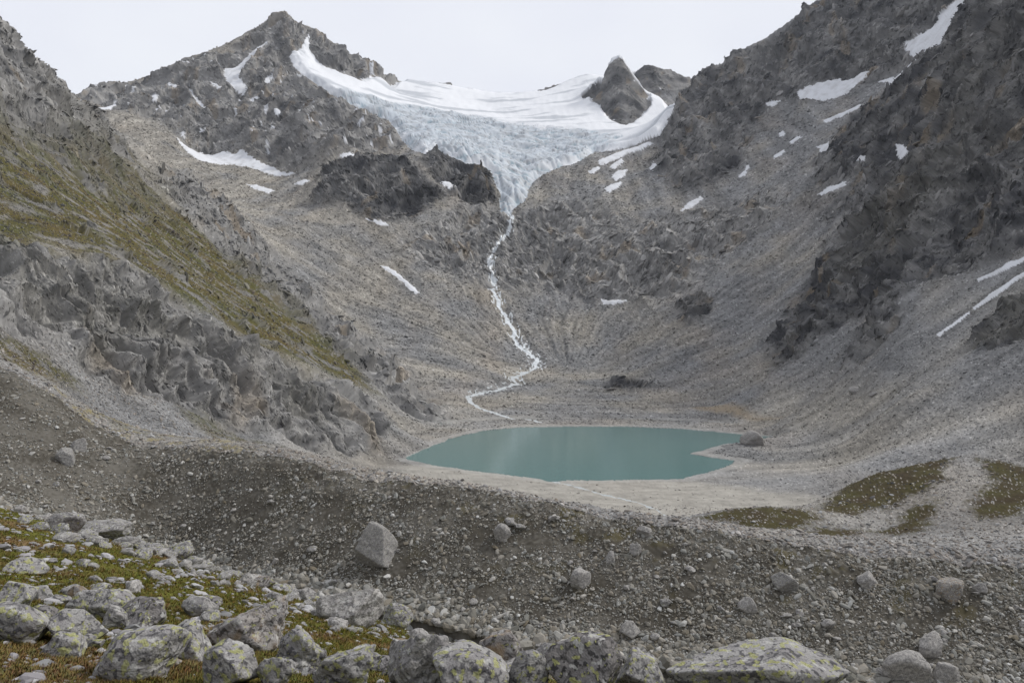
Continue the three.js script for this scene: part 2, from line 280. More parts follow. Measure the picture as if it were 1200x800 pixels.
const rockAreas = [
  { a: area([[-60, 290], [0, 300], [100, 305], [170, 325], [250, 375], [330, 425], [400, 455], [440, 480], [452, 505], [445, 525], [425, 527], [320, 508], [210, 473], [130, 452], [60, 398], [0, 380], [-60, 370]], 180, 420), m: 5, kind: 'cliff' },
  { a: area([[-60, -20], [0, 22], [90, 118], [150, 166], [130, 200], [60, 185], [0, 160], [-60, 150]], 250, 950), m: 30, kind: 'rib' },
  { a: area([[200, 195], [240, 218], [330, 300], [360, 340], [420, 390], [480, 440], [520, 485], [495, 490], [440, 450], [360, 390], [300, 330], [230, 260], [180, 215]], 300, 1000), m: 20, kind: 'rib' },
  { a: area([[85, 113], [128, 98], [165, 99], [209, 72], [258, 66], [334, 15], [371, 36], [474, 94], [440, 100], [422, 96], [388, 82], [363, 62], [338, 68], [355, 89], [384, 110], [413, 124], [455, 141], [472, 164], [460, 178], [420, 172], [380, 178], [348, 200], [280, 172], [233, 180], [200, 155], [150, 132], [111, 127]], 1150, 2300), m: 25, kind: 'peak' },
  { a: area([[375, 205], [400, 190], [430, 180], [460, 185], [500, 210], [520, 230], [480, 256], [440, 259], [410, 240], [385, 225]], 1000, 1400), m: 12, kind: 'crag' },
  { a: area([[498, 180], [510, 175], [535, 187], [560, 195], [577, 205], [582, 235], [560, 243], [530, 224], [505, 205]], 1100, 1400), m: 10, kind: 'crag' },
  { a: area([[470, 285], [560, 240], [600, 256], [680, 235], [740, 260], [800, 250], [870, 230], [930, 215], [900, 260], [850, 300], [800, 340], [760, 350], [700, 345], [640, 335], [560, 330], [500, 305]], 850, 1250), m: 30, kind: 'slab' },
  { a: area([[772, 162], [784, 132], [825, 76], [885, 52], [964, 0], [1050, -60], [1129, 0], [1110, 11], [1072, 47], [1030, 80], [980, 92], [945, 103], [930, 112], [900, 125], [880, 150], [870, 190], [850, 210], [800, 225], [770, 200]], 1100, 1600), m: 20, kind: 'wall' },
  { a: area([[1140, 0], [1200, -80], [1400, -200], [1500, 100], [1300, 250], [1200, 288], [1130, 318], [1100, 330], [1050, 340], [1000, 372], [960, 400], [910, 432], [900, 400], [930, 350], [960, 310], [1000, 262], [1060, 190], [1075, 175], [1000, 165], [980, 158], [1000, 135], [1060, 90], [1110, 40]], 300, 1100), m: 14, kind: 'buttress' },
  { a: area([[1135, 415], [1145, 385], [1180, 355], [1230, 330], [1300, 330], [1230, 390], [1170, 410]], 250, 420), m: 6, kind: 'crag' },
  { a: area([[795, 360], [810, 345], [835, 350], [830, 370], [805, 384]], 700, 900), m: 6, kind: 'crag' },
  { a: area([[708, 450], [722, 444], [750, 446], [765, 455], [740, 460], [715, 459]], 550, 760), m: 5, kind: 'crag' },
  { a: area([[684, 114], [697, 95], [709, 80], [728, 68], [742, 86], [759, 112], [755, 132], [747, 141], [730, 152], [717, 145], [709, 132], [712, 122], [697, 118]], 1700, 2080), m: 14, kind: 'tower' },
  { a: area([[740, 96], [747, 83], [759, 70], [788, 78], [812, 92], [801, 106], [772, 110], [757, 104]], 2060, 2300), m: 14, kind: 'tower' },
  { a: area([[495, 98], [524, 92], [551, 109], [530, 108], [510, 104]], 2200, 2380), m: 8, kind: 'tower' },
  { a: area([[583, 114], [600, 108], [617, 109], [638, 102], [663, 93], [692, 89], [660, 101], [640, 112], [615, 116]], 2200, 2380), m: 8, kind: 'tower' },
];
const glacier = area([[338, 66], [352, 60], [360, 40], [364, 60], [388, 82], [422, 96], [459, 101], [474, 96], [500, 92], [560, 100], [620, 95], [692, 84], [760, 70], [815, 90], [801, 107], [790, 130], [772, 160], [740, 172], [697, 178], [684, 187], [647, 199], [622, 216], [617, 232], [597, 252], [584, 247], [588, 228], [580, 216], [576, 203], [563, 193], [547, 193], [534, 186], [509, 175], [501, 181], [484, 178], [472, 164], [455, 141], [413, 124], [384, 110], [355, 89]], 1120, 2600);
const ice = area([[384, 112], [430, 118], [520, 135], [600, 150], [680, 160], [720, 168], [697, 180], [647, 200], [622, 216], [617, 232], [597, 253], [584, 247], [588, 228], [580, 216], [563, 193], [534, 186], [509, 174], [484, 180], [472, 164], [455, 141], [413, 124]], 1120, 2100);
const snowShapes = [
  ['wide snow field below the dark jagged wall of the hanging cirque', [[934, 109], [945, 103], [960, 97], [982, 92], [1009, 85], [1020, 81], [1012, 92], [1005, 100], [990, 112], [960, 119], [938, 117]], 1000, 1420],
  ['steep snow tongue filling the high gully beside the dark buttress', [[1063, 49], [1072, 46], [1091, 34], [1110, 11], [1127, -6], [1145, -6], [1136, 6], [1117, 32], [1102, 53], [1087, 64], [1072, 68], [1061, 57]], 900, 1300],
  ['ragged snow streak under the steep gully snow tongue', [[1027, 96], [1046, 90], [1066, 76], [1075, 72], [1070, 90], [1042, 106], [1038, 98]], 960, 1250],
  ['long thin snow strip on the cirque floor rubble', [[964, 142], [980, 135], [1000, 126], [1012, 120], [1008, 126], [985, 138], [968, 145]], 900, 1250],
  ['small snow patch on the slabs under the cirque rim', [[912, 158], [918, 154], [922, 157], [917, 161]], 1000, 1400],
  ['narrow snow patch beside the slabs under the cirque rim', [[925, 167], [935, 160], [940, 161], [930, 169]], 1000, 1400],
  ['slanting snow streak in the rubble gully under the cirque', [[905, 184], [919, 175], [921, 178], [908, 186]], 1000, 1400],
  ['squarish snow patch high on the grey scree chute', [[958, 172], [972, 166], [972, 174], [964, 182]], 760, 1300],
  ['tall snow patch against the edge of the dark buttress', [[1050, 170], [1060, 170], [1064, 178], [1058, 187], [1050, 184]], 640, 960],
  ['long flat snow patch low on the scree chute', [[958, 229], [972, 219], [990, 213], [992, 216], [978, 224], [964, 229]], 640, 1100],
  ['snow patch on the slope under the dark jagged wall', [[797, 247], [808, 237], [823, 231], [824, 234], [810, 244], [800, 248]], 900, 1300],
  ['little snow patch where glacier ice meets the jagged wall', [[760, 198], [766, 190], [770, 194], [765, 201]], 1150, 1500],
  ['upper snow strip running down the scree beside the buttress foot', [[1145, 328], [1165, 318], [1185, 307], [1205, 298], [1206, 303], [1186, 313], [1166, 323], [1147, 331]], 320, 520],
  ['lower snow strip running down the scree beside the buttress foot', [[1140, 361], [1160, 346], [1190, 325], [1205, 316], [1206, 320], [1190, 331], [1162, 351], [1143, 364]], 280, 480],
  ['thin broken snow streak at the lower end of the scree strip', [[1098, 393], [1118, 379], [1136, 366], [1138, 369], [1120, 382], [1101, 395]], 280, 480],
  ['curved snow strip lying in the brown scree beside the cascade', [[446, 311], [456, 314], [470, 323], [482, 334], [491, 343], [487, 345], [474, 333], [460, 322], [449, 315]], 800, 1150],
  ['flat snow patch at the foot of the headwall slabs', [[703, 351], [715, 352], [733, 351], [736, 353], [720, 357], [707, 356]], 780, 1050],
  ['broad snow bank at the foot of the pointed peak', [[205, 160], [219, 172], [236, 178], [248, 182], [263, 177], [275, 182], [282, 175], [297, 186], [321, 197], [348, 202], [338, 206], [310, 203], [294, 197], [270, 193], [233, 188], [219, 178]], 1150, 1650],
  ['small snow patch on blue grey rubble below the snow bank', [[288, 216], [300, 217], [322, 223], [314, 227], [298, 222]], 1000, 1400],
  ['snow cornice in the notch beside the jagged ridge', [[90, 115], [100, 120], [111, 126], [122, 125], [136, 122], [128, 128], [112, 130], [98, 125]], 1100, 1720],
  ['branching snow gully on the flank of the pointed peak', [[316, 46], [303, 58], [290, 74], [280, 90], [290, 105], [284, 112], [272, 103], [263, 92], [262, 80], [276, 79], [287, 70], [300, 56]], 1200, 1850],
  ['thin snow streak in a gully of the jagged ridge', [[218, 101], [224, 108], [232, 117], [241, 127], [236, 126], [226, 115]], 1200, 1730],
  ['slanting snow patch beside the branching snow gully', [[243, 95], [252, 97], [264, 103], [268, 107], [258, 105], [247, 99]], 1200, 1730],
  ['snow scrap on the dark crags beside the branching gully', [[293, 116], [300, 112], [304, 117], [297, 121]], 1200, 1700],
  ['snow patch beside the right hand edge of the ice tongue', [[716, 207], [724, 200], [735, 199], [733, 206], [722, 212]], 1100, 1450],
  ['long snow patch below the ice tongue side rubble', [[708, 222], [716, 216], [729, 213], [726, 219], [714, 226]], 1080, 1400],
  ['snow scrap under the rounded ice-worn knob', [[515, 213], [524, 211], [536, 218], [526, 221]], 1080, 1350],
  ['snow scrap between the dark crag and the ice knobs', [[398, 182], [410, 178], [416, 182], [404, 187]], 1150, 1420],
  ['thin snow streak at the crag foot above the rubble', [[428, 256], [440, 258], [456, 263], [450, 265], [434, 260]], 950, 1250],
];
for (const [l, p, a, b] of [
  ['pale snow streak along the slabs at the glacier edge', [[700, 190], [730, 176], [760, 166], [765, 169], [735, 181], [705, 194]], 1150, 1600],
  ['snow scrap under the snow streak of the glacier edge', [[688, 202], [700, 195], [704, 198], [694, 205]], 1150, 1500],
  ['short snow scrap beside the slabs of the glacier edge', [[714, 196], [728, 186], [732, 190], [720, 198]], 1150, 1500],
  ['tiny snow scrap at the foot of the jagged wall', [[897, 123], [906, 119], [915, 119], [906, 126]], 1050, 1500],
  ['tiny snow scrap on the scree above the spur', [[1002, 188], [1010, 184], [1017, 183], [1010, 190]], 700, 1000],
  ['thin snow line in a cleft under the jagged wall', [[865, 209], [872, 200], [876, 192], [879, 195], [873, 206]], 1000, 1400],
  ['snow fleck beside the branching gully of the peak', [[310, 93], [317, 90], [317, 98], [311, 100]], 1300, 1850],
  ['snow fleck on the low shoulder of the jagged ridge', [[177, 113], [185, 112], [184, 118], [179, 118]], 1200, 1720],
  ['snow fleck under the crest of the jagged ridge', [[196, 96], [207, 101], [205, 104], [197, 100]], 1300, 1730],
  ['snow scrap between the snow bank and the dark crag', [[345, 215], [356, 210], [363, 212], [352, 218]], 1050, 1400],
  ['snow fleck on the dark cliffs under the peak', [[320, 128], [327, 127], [329, 134], [322, 134]], 1250, 1700],
]) snowShapes.push([l, p, a, b]);
snowShapes[24][0] = 'snow patch on the rubble beside the ice tongue';
for (const s of snowShapes) s.area = area(s[1], s[2], s[3]);
const path = (pts, d0, d1) => area(pts, d0, d1);
const cascade = path([[600, 254], [598, 265], [594, 275], [584, 284], [576, 296], [573, 308], [576, 325], [580, 342], [586, 357], [594, 372], [600, 384], [606, 396], [612, 408], [622, 413], [630, 420], [628, 428], [618, 434], [600, 440], [606, 448], [580, 456], [548, 462], [552, 470], [562, 478], [580, 485], [600, 491], [622, 497], [632, 501]], 480, 1180);
const outflow = path([[636, 561], [655, 567], [690, 574], [720, 582], [748, 588], [768, 596], [778, 604]], 200, 300);
const grassAreas = [
  [area([[-60, 100], [0, 118], [60, 145], [120, 165], [180, 225], [240, 275], [300, 318], [360, 370], [415, 420], [435, 458], [330, 422], [250, 372], [170, 322], [100, 303], [0, 298], [-60, 290]], 200, 700), 1, 12],
  [area([[60, 130], [110, 135], [180, 200], [200, 240], [160, 240], [100, 190]], 400, 900), 0.55, 30],
  [area([[-40, 385], [0, 395], [60, 420], [92, 448], [60, 447], [0, 420], [-40, 405]], 160, 215), 0.9, 4],
  [area([[90, 478], [130, 490], [190, 515], [220, 522], [150, 516], [100, 492]], 155, 200), 0.55, 4],
  [area([[210, 470], [250, 490], [290, 515], [330, 525], [270, 522], [220, 490]], 200, 280), 0.6, 5],
  [area([[250, 395], [330, 440], [400, 480], [420, 500], [330, 460], [250, 420]], 240, 380), 0.5, 8],
  [area([[-40, 305], [60, 312], [170, 335], [230, 385], [160, 420], [60, 380], [-40, 360]], 190, 290), 0.42, 6],
  [area([[1000, 265], [1060, 200], [1120, 200], [1090, 260], [1040, 310], [980, 330]], 450, 800), 0.4, 20],
  [area([[1110, 40], [1200, 60], [1200, 180], [1100, 200]], 500, 850), 0.3, 30],
  [area([[1140, 410], [1180, 355], [1240, 340], [1230, 380]], 250, 420), 0.5, 6],
];
const heathAreas = [
  area([[815, 608], [860, 595], [900, 594], [950, 599], [968, 610], [935, 622], [880, 620], [850, 612]], 140, 170),
  area([[958, 602], [985, 573], [1030, 551], [1080, 540], [1122, 533], [1105, 562], [1062, 586], [1010, 604]], 160, 215),
  area([[1018, 624], [1060, 602], [1098, 584], [1095, 612], [1060, 630]], 135, 190),
  area([[1150, 538], [1215, 546], [1215, 596], [1150, 611], [1132, 592], [1160, 565]], 140, 195),
  area([[930, 628], [980, 618], [1010, 622], [980, 632]], 125, 165),
];
const flatArea = area([[470, 553], [520, 552], [560, 556], [600, 560], [640, 566], [740, 566], [800, 565], [870, 572], [962, 586], [965, 604], [800, 612], [700, 612], [600, 590], [520, 574], [470, 563]], 200, 340);
const sandArea = area([[810, 478], [850, 474], [890, 484], [915, 490], [890, 494], [850, 489]], 440, 600);

const K5 = PX.map((p) => knots(p)[5]);
function segOf(r, c) { let s = 0; while (s < 4 && r >= SEG0[s + 1]) s++; return s === 4 && D[r * NC + c] >= K5[c] ? 5 : s; }
// along and down the valley sides: ribs, rills and debris streaks run down to the lake from all round
function valley(x, z) {
  const wx = x + 18 * noise(x / 70 + 3, z / 70), wz = z + 18 * noise(x / 70, z / 70 + 6);
  if (wz > -760) return [wz, Math.abs(wx - 50)];
  const dx = Math.abs(wx - 50), dz = -760 - wz;
  return [-760 - Math.atan2(dz, dx + 1e-6) * 330, Math.hypot(dx, dz)];
}
// ---------------------------------------------------------------- relief and colour of the ground
const N = NC * NR, ROCK = new Float32Array(N), COLOR = new Float32Array(N * 3), TYPE = new Uint8Array(N), SLOPE = new Float32Array(N), OX = new Float32Array(N), BLOCK = new Float32Array(N), OZ = new Float32Array(N);
const CLEFT = { cliff: [13, 0], rib: [5, 3], slab: [5, 6], buttress: [3, 13], peak: [2, 13], wall: [2, 13], crag: [5, 0], tower: [0, 0] };
const T = { scree: 0, glacier: 1, stream: 2, water: 3, snow: 10 };
function baseSlope(r, c) {
  const r0 = Math.max(0, r - 3), r1 = Math.min(NR - 1, r + 3), c0 = Math.max(0, c - 3), c1 = Math.min(NC - 1, c + 3);
  const o = (q, p) => q * NC + p, X = (q, p) => (PX[p] - 600) / F * D[o(q, p)];
  const ax = X(r1, c) - X(r0, c), az = -(D[o(r1, c)] - D[o(r0, c)]), ay = BASE[o(r1, c)] - BASE[o(r0, c)], bx = X(r, c1) - X(r, c0), bz = -(D[o(r, c1)] - D[o(r, c0)]), by = BASE[o(r, c1)] - BASE[o(r, c0)];
  const nx = ay * bz - az * by, ny = az * bx - ax * bz, nz = ax * by - ay * bx;
  return [Math.sqrt(nx * nx + nz * nz) / (Math.abs(ny) + 1e-6), nx / (ny || 1e-6), nz / (ny || 1e-6)];
}
function rockRelief(s, across, down, x, y, z, cleftA, cleftB) {
  const lean = 0.55 * clamp(x / 90, -1, 1);
  const ux = x + 12 * s * noise3(x / (50 * s), y / (50 * s), z / (50 * s)), uz = z + 12 * s * noise3(x / (50 * s) + 7, y / (50 * s), z / (50 * s));
  const sx = ux + lean * y, sl2 = y * 0.42 - lean * ux * 0.3;            // foliation leans with the slope
  let q = 20 * s * (ridged3(sx / (95 * s), y / (260 * s), uz / (95 * s), 2) - 0.75);
  q += 8.5 * s * (ridged3(sx / (36 * s) + 3, y / (80 * s), uz / (36 * s), 2) - 0.7);
  q += 4.6 * s * (billow3(sx / (20 * s), sl2 / (20 * s), uz / (20 * s), 2) - 0.35);
  q += 1.7 * s * (billow3(sx / (7 * s), sl2 / (7 * s) + 9, uz / (7 * s), 2) - 0.35);
  for (const [amp, fw] of [[cleftA, 17], [cleftB, 40]]) {                 // deep clefts between rounded buttresses
    if (amp < 0.1) continue;
    const fa = (across + 0.35 * fw * noise(x / fw, z / fw)) / fw + lean * 0.02 * y;
    q += amp * (Math.min(0.4, Math.abs(noise3(fa, down / (fw * 5), y / (fw * 6))) * 1.7) - 0.25);
    q += amp * 0.4 * (Math.min(0.4, Math.abs(noise3(fa * 2.7 + 8, down / (fw * 1.8), y / (fw * 1.6))) * 1.7) - 0.25);
  }
  return q;
}
function softRelief(s, across, down, x, z) {
  return 3.6 * s * fbm(across / (60 * s), down / (200 * s), 3) + 1.5 * s * noise(x / (9 * s), z / (9 * s)) + 0.7 * s * (ridged(across / (6 * s), down / (22 * s), 2) - 0.7) + 3.4 * s * (Math.min(0.4, Math.abs(noise(across / (34 * s), down / (260 * s))) * 1.6) - 0.25);
}
const mixc = (a, b, t) => [lerp(a[0], b[0], t), lerp(a[1], b[1], t), lerp(a[2], b[2], t)];
for (let r = 0; r < NR; r++) {
  for (let c = 0; c < NC; c++) {
    const o = r * NC + c, d = D[o], seg = segOf(r, c), px = PX[c]; let x = (px - 600) / F * d, z = -d;
    let y = BASE[o], type = T.scree, rock = 0, kind = '', cleftA = 0, cleftB = 0, wsum = 0, towerW = 0;
    const [sl, gx, gz] = baseSlope(r, c); SLOPE[o] = sl;
    const pxm = d / F;                            // width of a picture pixel here, for the finest relief worth building
    const w1 = fbm(x * 0.02, z * 0.02, 3);
    if (seg >= 4) {
      const wx = x + 6 * noise(x * 0.06, z * 0.06) + 2.5 * noise(x * 0.2, z * 0.2), wz = z + 6 * noise(x * 0.06 + 40, z * 0.06) + 2.5 * noise(x * 0.2 + 9, z * 0.2);
      for (const ra of rockAreas) { const s = inside(ra.a, wx, wz, ra.m); if (s > -ra.m) { const v = smooth(-ra.m, ra.m, s); wsum += v; cleftA += v * (CLEFT[ra.kind] ?? [5, 0])[0]; cleftB += v * (CLEFT[ra.kind] ?? [5, 0])[1]; if (ra.kind === 'tower') towerW = Math.max(towerW, v); if (v > rock) { rock = v; kind = ra.kind; } } }
      if (wsum > 0) { cleftA /= wsum; cleftB /= wsum; }
      const steep = d < 330 ? 0 : smooth(0.85, 1.3, sl + w1 * 0.25); if (steep > rock) { rock = steep; kind = kind || 'wall'; }
      if (d < 900 && d > 190) { const s = inside(grassAreas[0][0], x, z, 30); if (s > -30) { const v = smooth(0.26, 0.44, fbm(x / 34 + 5, (z + 0.3 * x) / 16, 4)) * smooth(-30, 10, s) * 0.8; if (v > rock) { rock = v; kind = 'rib'; } } }
      if (d > 2400) rock = Math.max(rock, 0.7);
    }
    ROCK[o] = rock; BLOCK[o] = kind === 'tower' ? 0.55 : kind === 'peak' ? 0.7 : kind === 'cliff' ? 0.62 : 0.85;
    // glacier, snow, streams
    let iceMask = -1e9, gl = false, sn = -1, calmBy = 0;
    if (d > 1100) {
      const wob = d * 0.004, gx2 = x + wob * noise(x * 0.03, z * 0.03) + wob * 0.6 * noise(x * 0.11, z * 0.11), gz2 = z + wob * noise(x * 0.03 + 7, z * 0.03) + wob * 0.6 * noise(x * 0.11, z * 0.11 + 5);
      const g = inside(glacier, gx2, gz2, 20); calmBy = smooth(-18, 4, g);
      if (g > 0 && !(kind === 'tower' && rock > 0.45)) { gl = true; iceMask = inside(ice, gx2, gz2, 60); type = T.glacier; y += Math.min(14, g * 0.8) * (1 - smooth(0, 0.3, towerW)); }
    }
    if (seg >= 5 && !gl) {
      const wob = d * 0.0022, wx = x + wob * (noise(x * 0.12, z * 0.12) + 0.7 * noise(x * 0.4, z * 0.4)), wz = z + 2 * wob * (noise(x * 0.12 + 30, z * 0.12) + 0.6 * noise(x * 0.35, z * 0.35 + 8));
      for (let k = 0; k < snowShapes.length; k++) {
      const s = inside(snowShapes[k].area, wx, wz, 9);
      if (s > -9) calmBy = Math.max(calmBy, smooth(-8, 2, s));
      if (s > 0) { sn = k; type = T.snow + k; y += Math.min(1.5, s * 0.3); break; }
      }
    }
    // ---- relief
    let h = 0, ox = 0, oz = 0;
    const calm = 1 - 0.88 * calmBy;
    if (seg >= 4) {
      const scales = d < 360 ? [[0.3, 1]] : d < 470 ? [[0.3, 1 - smooth(360, 470, d)], [0.62, smooth(360, 470, d)]] : d < 980 ? [[0.62, 1]] : d < 1180 ? [[0.62, 1 - smooth(980, 1180, d)], [1, smooth(980, 1180, d)]] : [[1, 1]];
      const soft = (1 - rock) * calm;
      let q = 0, hs = 0;
      for (const [sc, w] of scales) {
        const [ac, dn] = sc < 1 ? valley(x, z) : [x, z];
        if (rock > 0.01) q += w * rockRelief(sc, ac, dn, x, y, z, cleftA, cleftB);
        if (soft > 0.01) hs += w * softRelief(sc, ac, dn, x, z);
      }
      if (rock > 0.01) {
        q += 0.2 * grain(x, y, z, pxm * 2.4, 1.5, true);
        const A = rock * lerp(calm, 0.36, towerW), nl = 1 / Math.sqrt(1 + gx * gx + gz * gz);
        ox += q * A * gx * nl; oz += q * A * gz * nl; h += q * A * nl;
      }
      h += soft * hs * smooth(0.02, 0.35, sl) * lerp(0.6, 1, smooth(260, 360, d));
      h += soft * 0.16 * grain(x, y, z, pxm * 2.2, 2, true) * smooth(0.0, 0.3, sl + 0.1);
      if (gl) {
        const cr = smooth(-30, 15, iceMask);      // crevassed ice below, smooth snow above
        h += (1 - cr) * (3 * fbm(x / 90, z / 160, 3) + 1.2 * noise(x / 15, z / 60));
        h -= cr * 10.0 * Math.pow(ridged(x / 60 + z / 200, (z + x * 0.25) / 26, 3), 2) * 0.30;
        h -= cr * 5.0 * Math.pow(clamp(ridged((x - z * 0.35) / 22, z / 60 + 3, 2) - 0.35), 2) * smooth(1650, 1250, d);
        h += cr * (2.4 * fbm(x / 11, z / 9, 3) + 9 * fbm(x / 60, z / 42 + 4, 3));
      }
    }
    if (seg === 3) {                              // moraine face: rills down the slope, cobbles
      const t = (r - SEG0[3]) / SEG[3];
      h += 2.2 * fbm(x / 14, z / 30, 3) * Math.min(1, (1 - t) * 4 + 0.25) + 0.5 * (ridged(x / 5 + z / 20, z / 12, 2) - 0.7) + 0.16 * noise(x * 1.1, z * 1.1) + 0.10 * noise(x * 3, z * 3); h *= smooth(1.0, 0.94, t);
    }
    if (seg < 3) h += (seg === 2 ? 0.9 : 0.24) * fbm(x / 5, z / 5, 3) + 0.06 * noise(x * 2.3, z * 2.3) + (d < 40 ? 0.03 * noise(x * 7, z * 7) : 0);
    if (d < lineAt(CREST, px, 2) * 1.06) h *= smooth(0, 0.06, d / lineAt(CREST, px, 2) - 1);
    { const cd = Math.abs(d - lineAt(CREST, px, 2)); if (cd < 14) h += smooth(14, 2, cd) * (0.9 * noise(x / 6, z / 6) + 0.5 * noise(x / 2, z / 2) + 0.25 * noise(x / 0.8, z / 0.8)); }
    y += h;
    // ---- lake basin
    if (d > 200 && d < 560) {
      const s = inside(lakeArea, x, z, 40) + 1.6 * noise(x * 0.09, z * 0.09) + 0.7 * noise(x * 0.3, z * 0.3);
      if (s > -30) y = Math.min(y, LAKE_Y + 0.4 + Math.max(0, -s) * 0.4 + 0.06 * Math.max(0, -s) ** 2);
      if (s > 0) y = Math.min(y, LAKE_Y - 0.15 - Math.min(6, s * 0.14));
      else if (s > -40) { y = Math.max(y, LAKE_Y + 0.12 + Math.min(-s * 0.06, 1.0)); }
    }
    // ---- streams
    let wet = false;
    if (d > 200 && seg >= 4) {
      const pc = pathDist(cascade, x + 5 * noise(x * 0.07, z * 0.05) * (d > 700 ? 1 : 0.5), z, 20);
      const steep2 = d > 800, wd = (steep2 ? 2.0 : 1.5) * (0.55 + 1.5 * Math.max(0, 0.45 + noise(x * 0.3, z * 0.08)));
      if (pc < 14) y -= 2.2 * smooth(14, 2, pc) * smooth(LAKE_Y + 1, LAKE_Y + 9, y);
      if (pc < wd || (pc < 9 && Math.abs(noise(x * 0.16 + 50, z * 0.035)) < 0.05 && d > 620)) wet = true;
      const po = pathDist(outflow, x + 2 * noise(x * 0.1, z * 0.1), z, 8);
      if (po < 6) y -= 0.3 * smooth(6, 1, po);
      if (po < 1.1 * (0.55 + 1.1 * noise(x * 0.25, z * 0.25))) wet = true;
    }
    if (wet && type === T.scree) type = T.stream;
    x += ox; z += oz;
    HGT[o] = y; OX[o] = ox; OZ[o] = oz;
    TYPE[o] = type;
    // ---- colour: what the ground is made of
    let col;
    const g1 = grain(x, y, z, pxm * 2.2, 1.2, false), g2 = grain(x, y, z, pxm * 7, 1.5, false, 20), g3 = fbm(x / 70, z / 70, 3), fleck = hash2(c, r);
    if (type === T.glacier) {
      const cr = smooth(-25, 15, iceMask + 50 * fbm(x / 120, z / 60, 4));
      const dirt = clamp(0.35 + 1.5 * fbm(x / 40, z / 16, 4) + 0.5 * g1) * cr;
      col = mixc([0.64, 0.65, 0.67], [0.43, 0.47, 0.51], cr);
      col = mixc(col, [0.24, 0.245, 0.255], dirt * 0.6); if (cr > 0.5 && fleck > 0.93) col = mixc(col, [0.10, 0.10, 0.11], 0.6);
      if (cr > 0.2 && ridged(x / 60 + z / 200, (z + x * 0.25) / 26, 3) > 1.2) col = mixc(col, [0.20, 0.29, 0.34], 0.6);
      const firn = (1 - cr) * smooth(0.06, 0.34, fbm(x / 190 + 3, (z + x * 0.2) / 55, 4)); col = mixc(col, [0.36, 0.38, 0.41], firn * 0.85);
    } else if (type >= T.snow) {
      col = mixc([0.60, 0.61, 0.635], [0.33, 0.325, 0.32], clamp(0.15 + 0.9 * fbm(x / 12, z / 12, 4)) * 0.7);
    } else if (type === T.stream) {
      col = mixc([0.62, 0.65, 0.67], [0.27, 0.29, 0.285], d < 300 ? 0.7 + 0.3 * g1 : d < 760 ? 0.5 + 0.4 * g1 : clamp(0.1 + 0.6 * g1));
    } else {
      // scree: grey gneiss rubble, naturally varied, browner towards the left, plainer grey towards the right
      const warm = clamp(0.45 + 1.4 * g3 - x / 900);
      col = mixc([0.192, 0.191, 0.19], [0.222, 0.208, 0.184], warm);
      const vc = valley(x, z), sk = lerp(fbm(vc[0] / 15, vc[1] / 150, 3), fbm(x / 15, z / 150, 3), smooth(1000, 1200, d)), tone = 1 + 0.34 * g1 + 0.2 * g2 + 0.22 * g3 + 0.42 * sk;
      col = mixc(col, [0.25, 0.21, 0.165], clamp(0.9 * fbm(x / 55 + 3, z / 140, 3)) * 0.5);
      col = col.map((v) => v * tone);
      if (fleck > 0.97) col = col.map((v) => Math.min(0.5, v * 1.7)); else if (fleck < 0.05) col = col.map((v) => v * 0.6);
      if (rock > 0.02) {
        const dark = { cliff: 0.18, rib: 0.2, peak: 0.25, crag: 0.7, slab: 0.05, wall: 0.55, buttress: 0.75, tower: 0.55 }[kind] ?? 0.3;
        let rc = mixc([0.235, 0.229, 0.22], [0.055, 0.055, 0.058], clamp(dark + 0.55 * grain(x, y, z, pxm * 10, 2.5, false, 9)));
        const rust = smooth(0.22, 0.5, fbm(x / 40 - 7, z / 40, 3)); rc = mixc(rc, [0.24, 0.185, 0.12], rust * 0.4);
        const rt = 1 + 0.4 * g1 + 0.25 * g2;
        rc = rc.map((v) => v * rt);
        if (kind === 'tower' || kind === 'peak') { if (fbm(x / 22, z / 22 + 4, 4) > (kind === 'peak' ? 0.5 : 0.62)) rc = [0.55, 0.56, 0.585]; }
        col = mixc(col, rc, clamp(rock * 1.15));
      }
      if (seg >= 4) {
        for (const [a, k, m] of grassAreas) {
          const s = inside(a, x + m * 0.8 * noise(x / m / 2, z / m / 2), z + m * 1.2 * noise(x / m / 2 + 8, z / m / 2), m * 2);
          if (s > -m) {
            const pat = clamp(0.55 + 1.5 * fbm(x / (m * 1.2) + z / (m * 3), z / (m * 1.0) + 5, 4) + 0.3 * g1), v = smooth(-m, m, s) * k * smooth(0.02, 0.4, pat);
            // bare rock and stones between the turf
            col = mixc(col, [0.135, 0.13, 0.12].map((q) => q * (1 + 0.6 * g1)), smooth(-m, m, s) * k * 0.7);
            const gc = mixc([0.060, 0.060, 0.013], [0.088, 0.067, 0.020], clamp(0.5 + 1.2 * noise(x / 18, z / 18 + 3)));
            col = mixc(col, gc.map((q) => q * (1 + 0.4 * g1)), v * (1 - 0.75 * rock) * (fleck > 0.93 ? 0.1 : 0.92));
          }
        }
        if (d < 260) for (const a of heathAreas) {
          const s = inside(a, x + 2.2 * noise(x / 5, z / 5) + 1.4 * noise(x / 1.3, z / 1.3), z + 4 * noise(x / 5 + 5, z / 5) + 2 * noise(x / 1.3, z / 1.3 + 4), 6);
          if (s > -2) { const v = smooth(-2, 2, s + 2 * noise(x / 0.9, z / 0.9)); col = mixc(col, mixc([0.040, 0.029, 0.015], [0.050, 0.045, 0.014], clamp(0.5 + noise(x / 5, z / 5))).map((q) => q * (1 + 0.4 * g1)), v * (fleck > 0.96 ? 0.1 : 0.95)); }
        }
        if (d > 170 && d < 345) { const sf = inside(flatArea, x + 5 * noise(x / 12, z / 12), z + 5 * noise(x / 12 + 4, z / 12), 14); if (sf > -8) col = mixc(col, [0.29, 0.275, 0.245].map((q) => q * (1 + 0.2 * g1 + 0.2 * g2 + 0.25 * noise(x / 9, z / 4))), smooth(-8, 6, sf) * 0.92); }
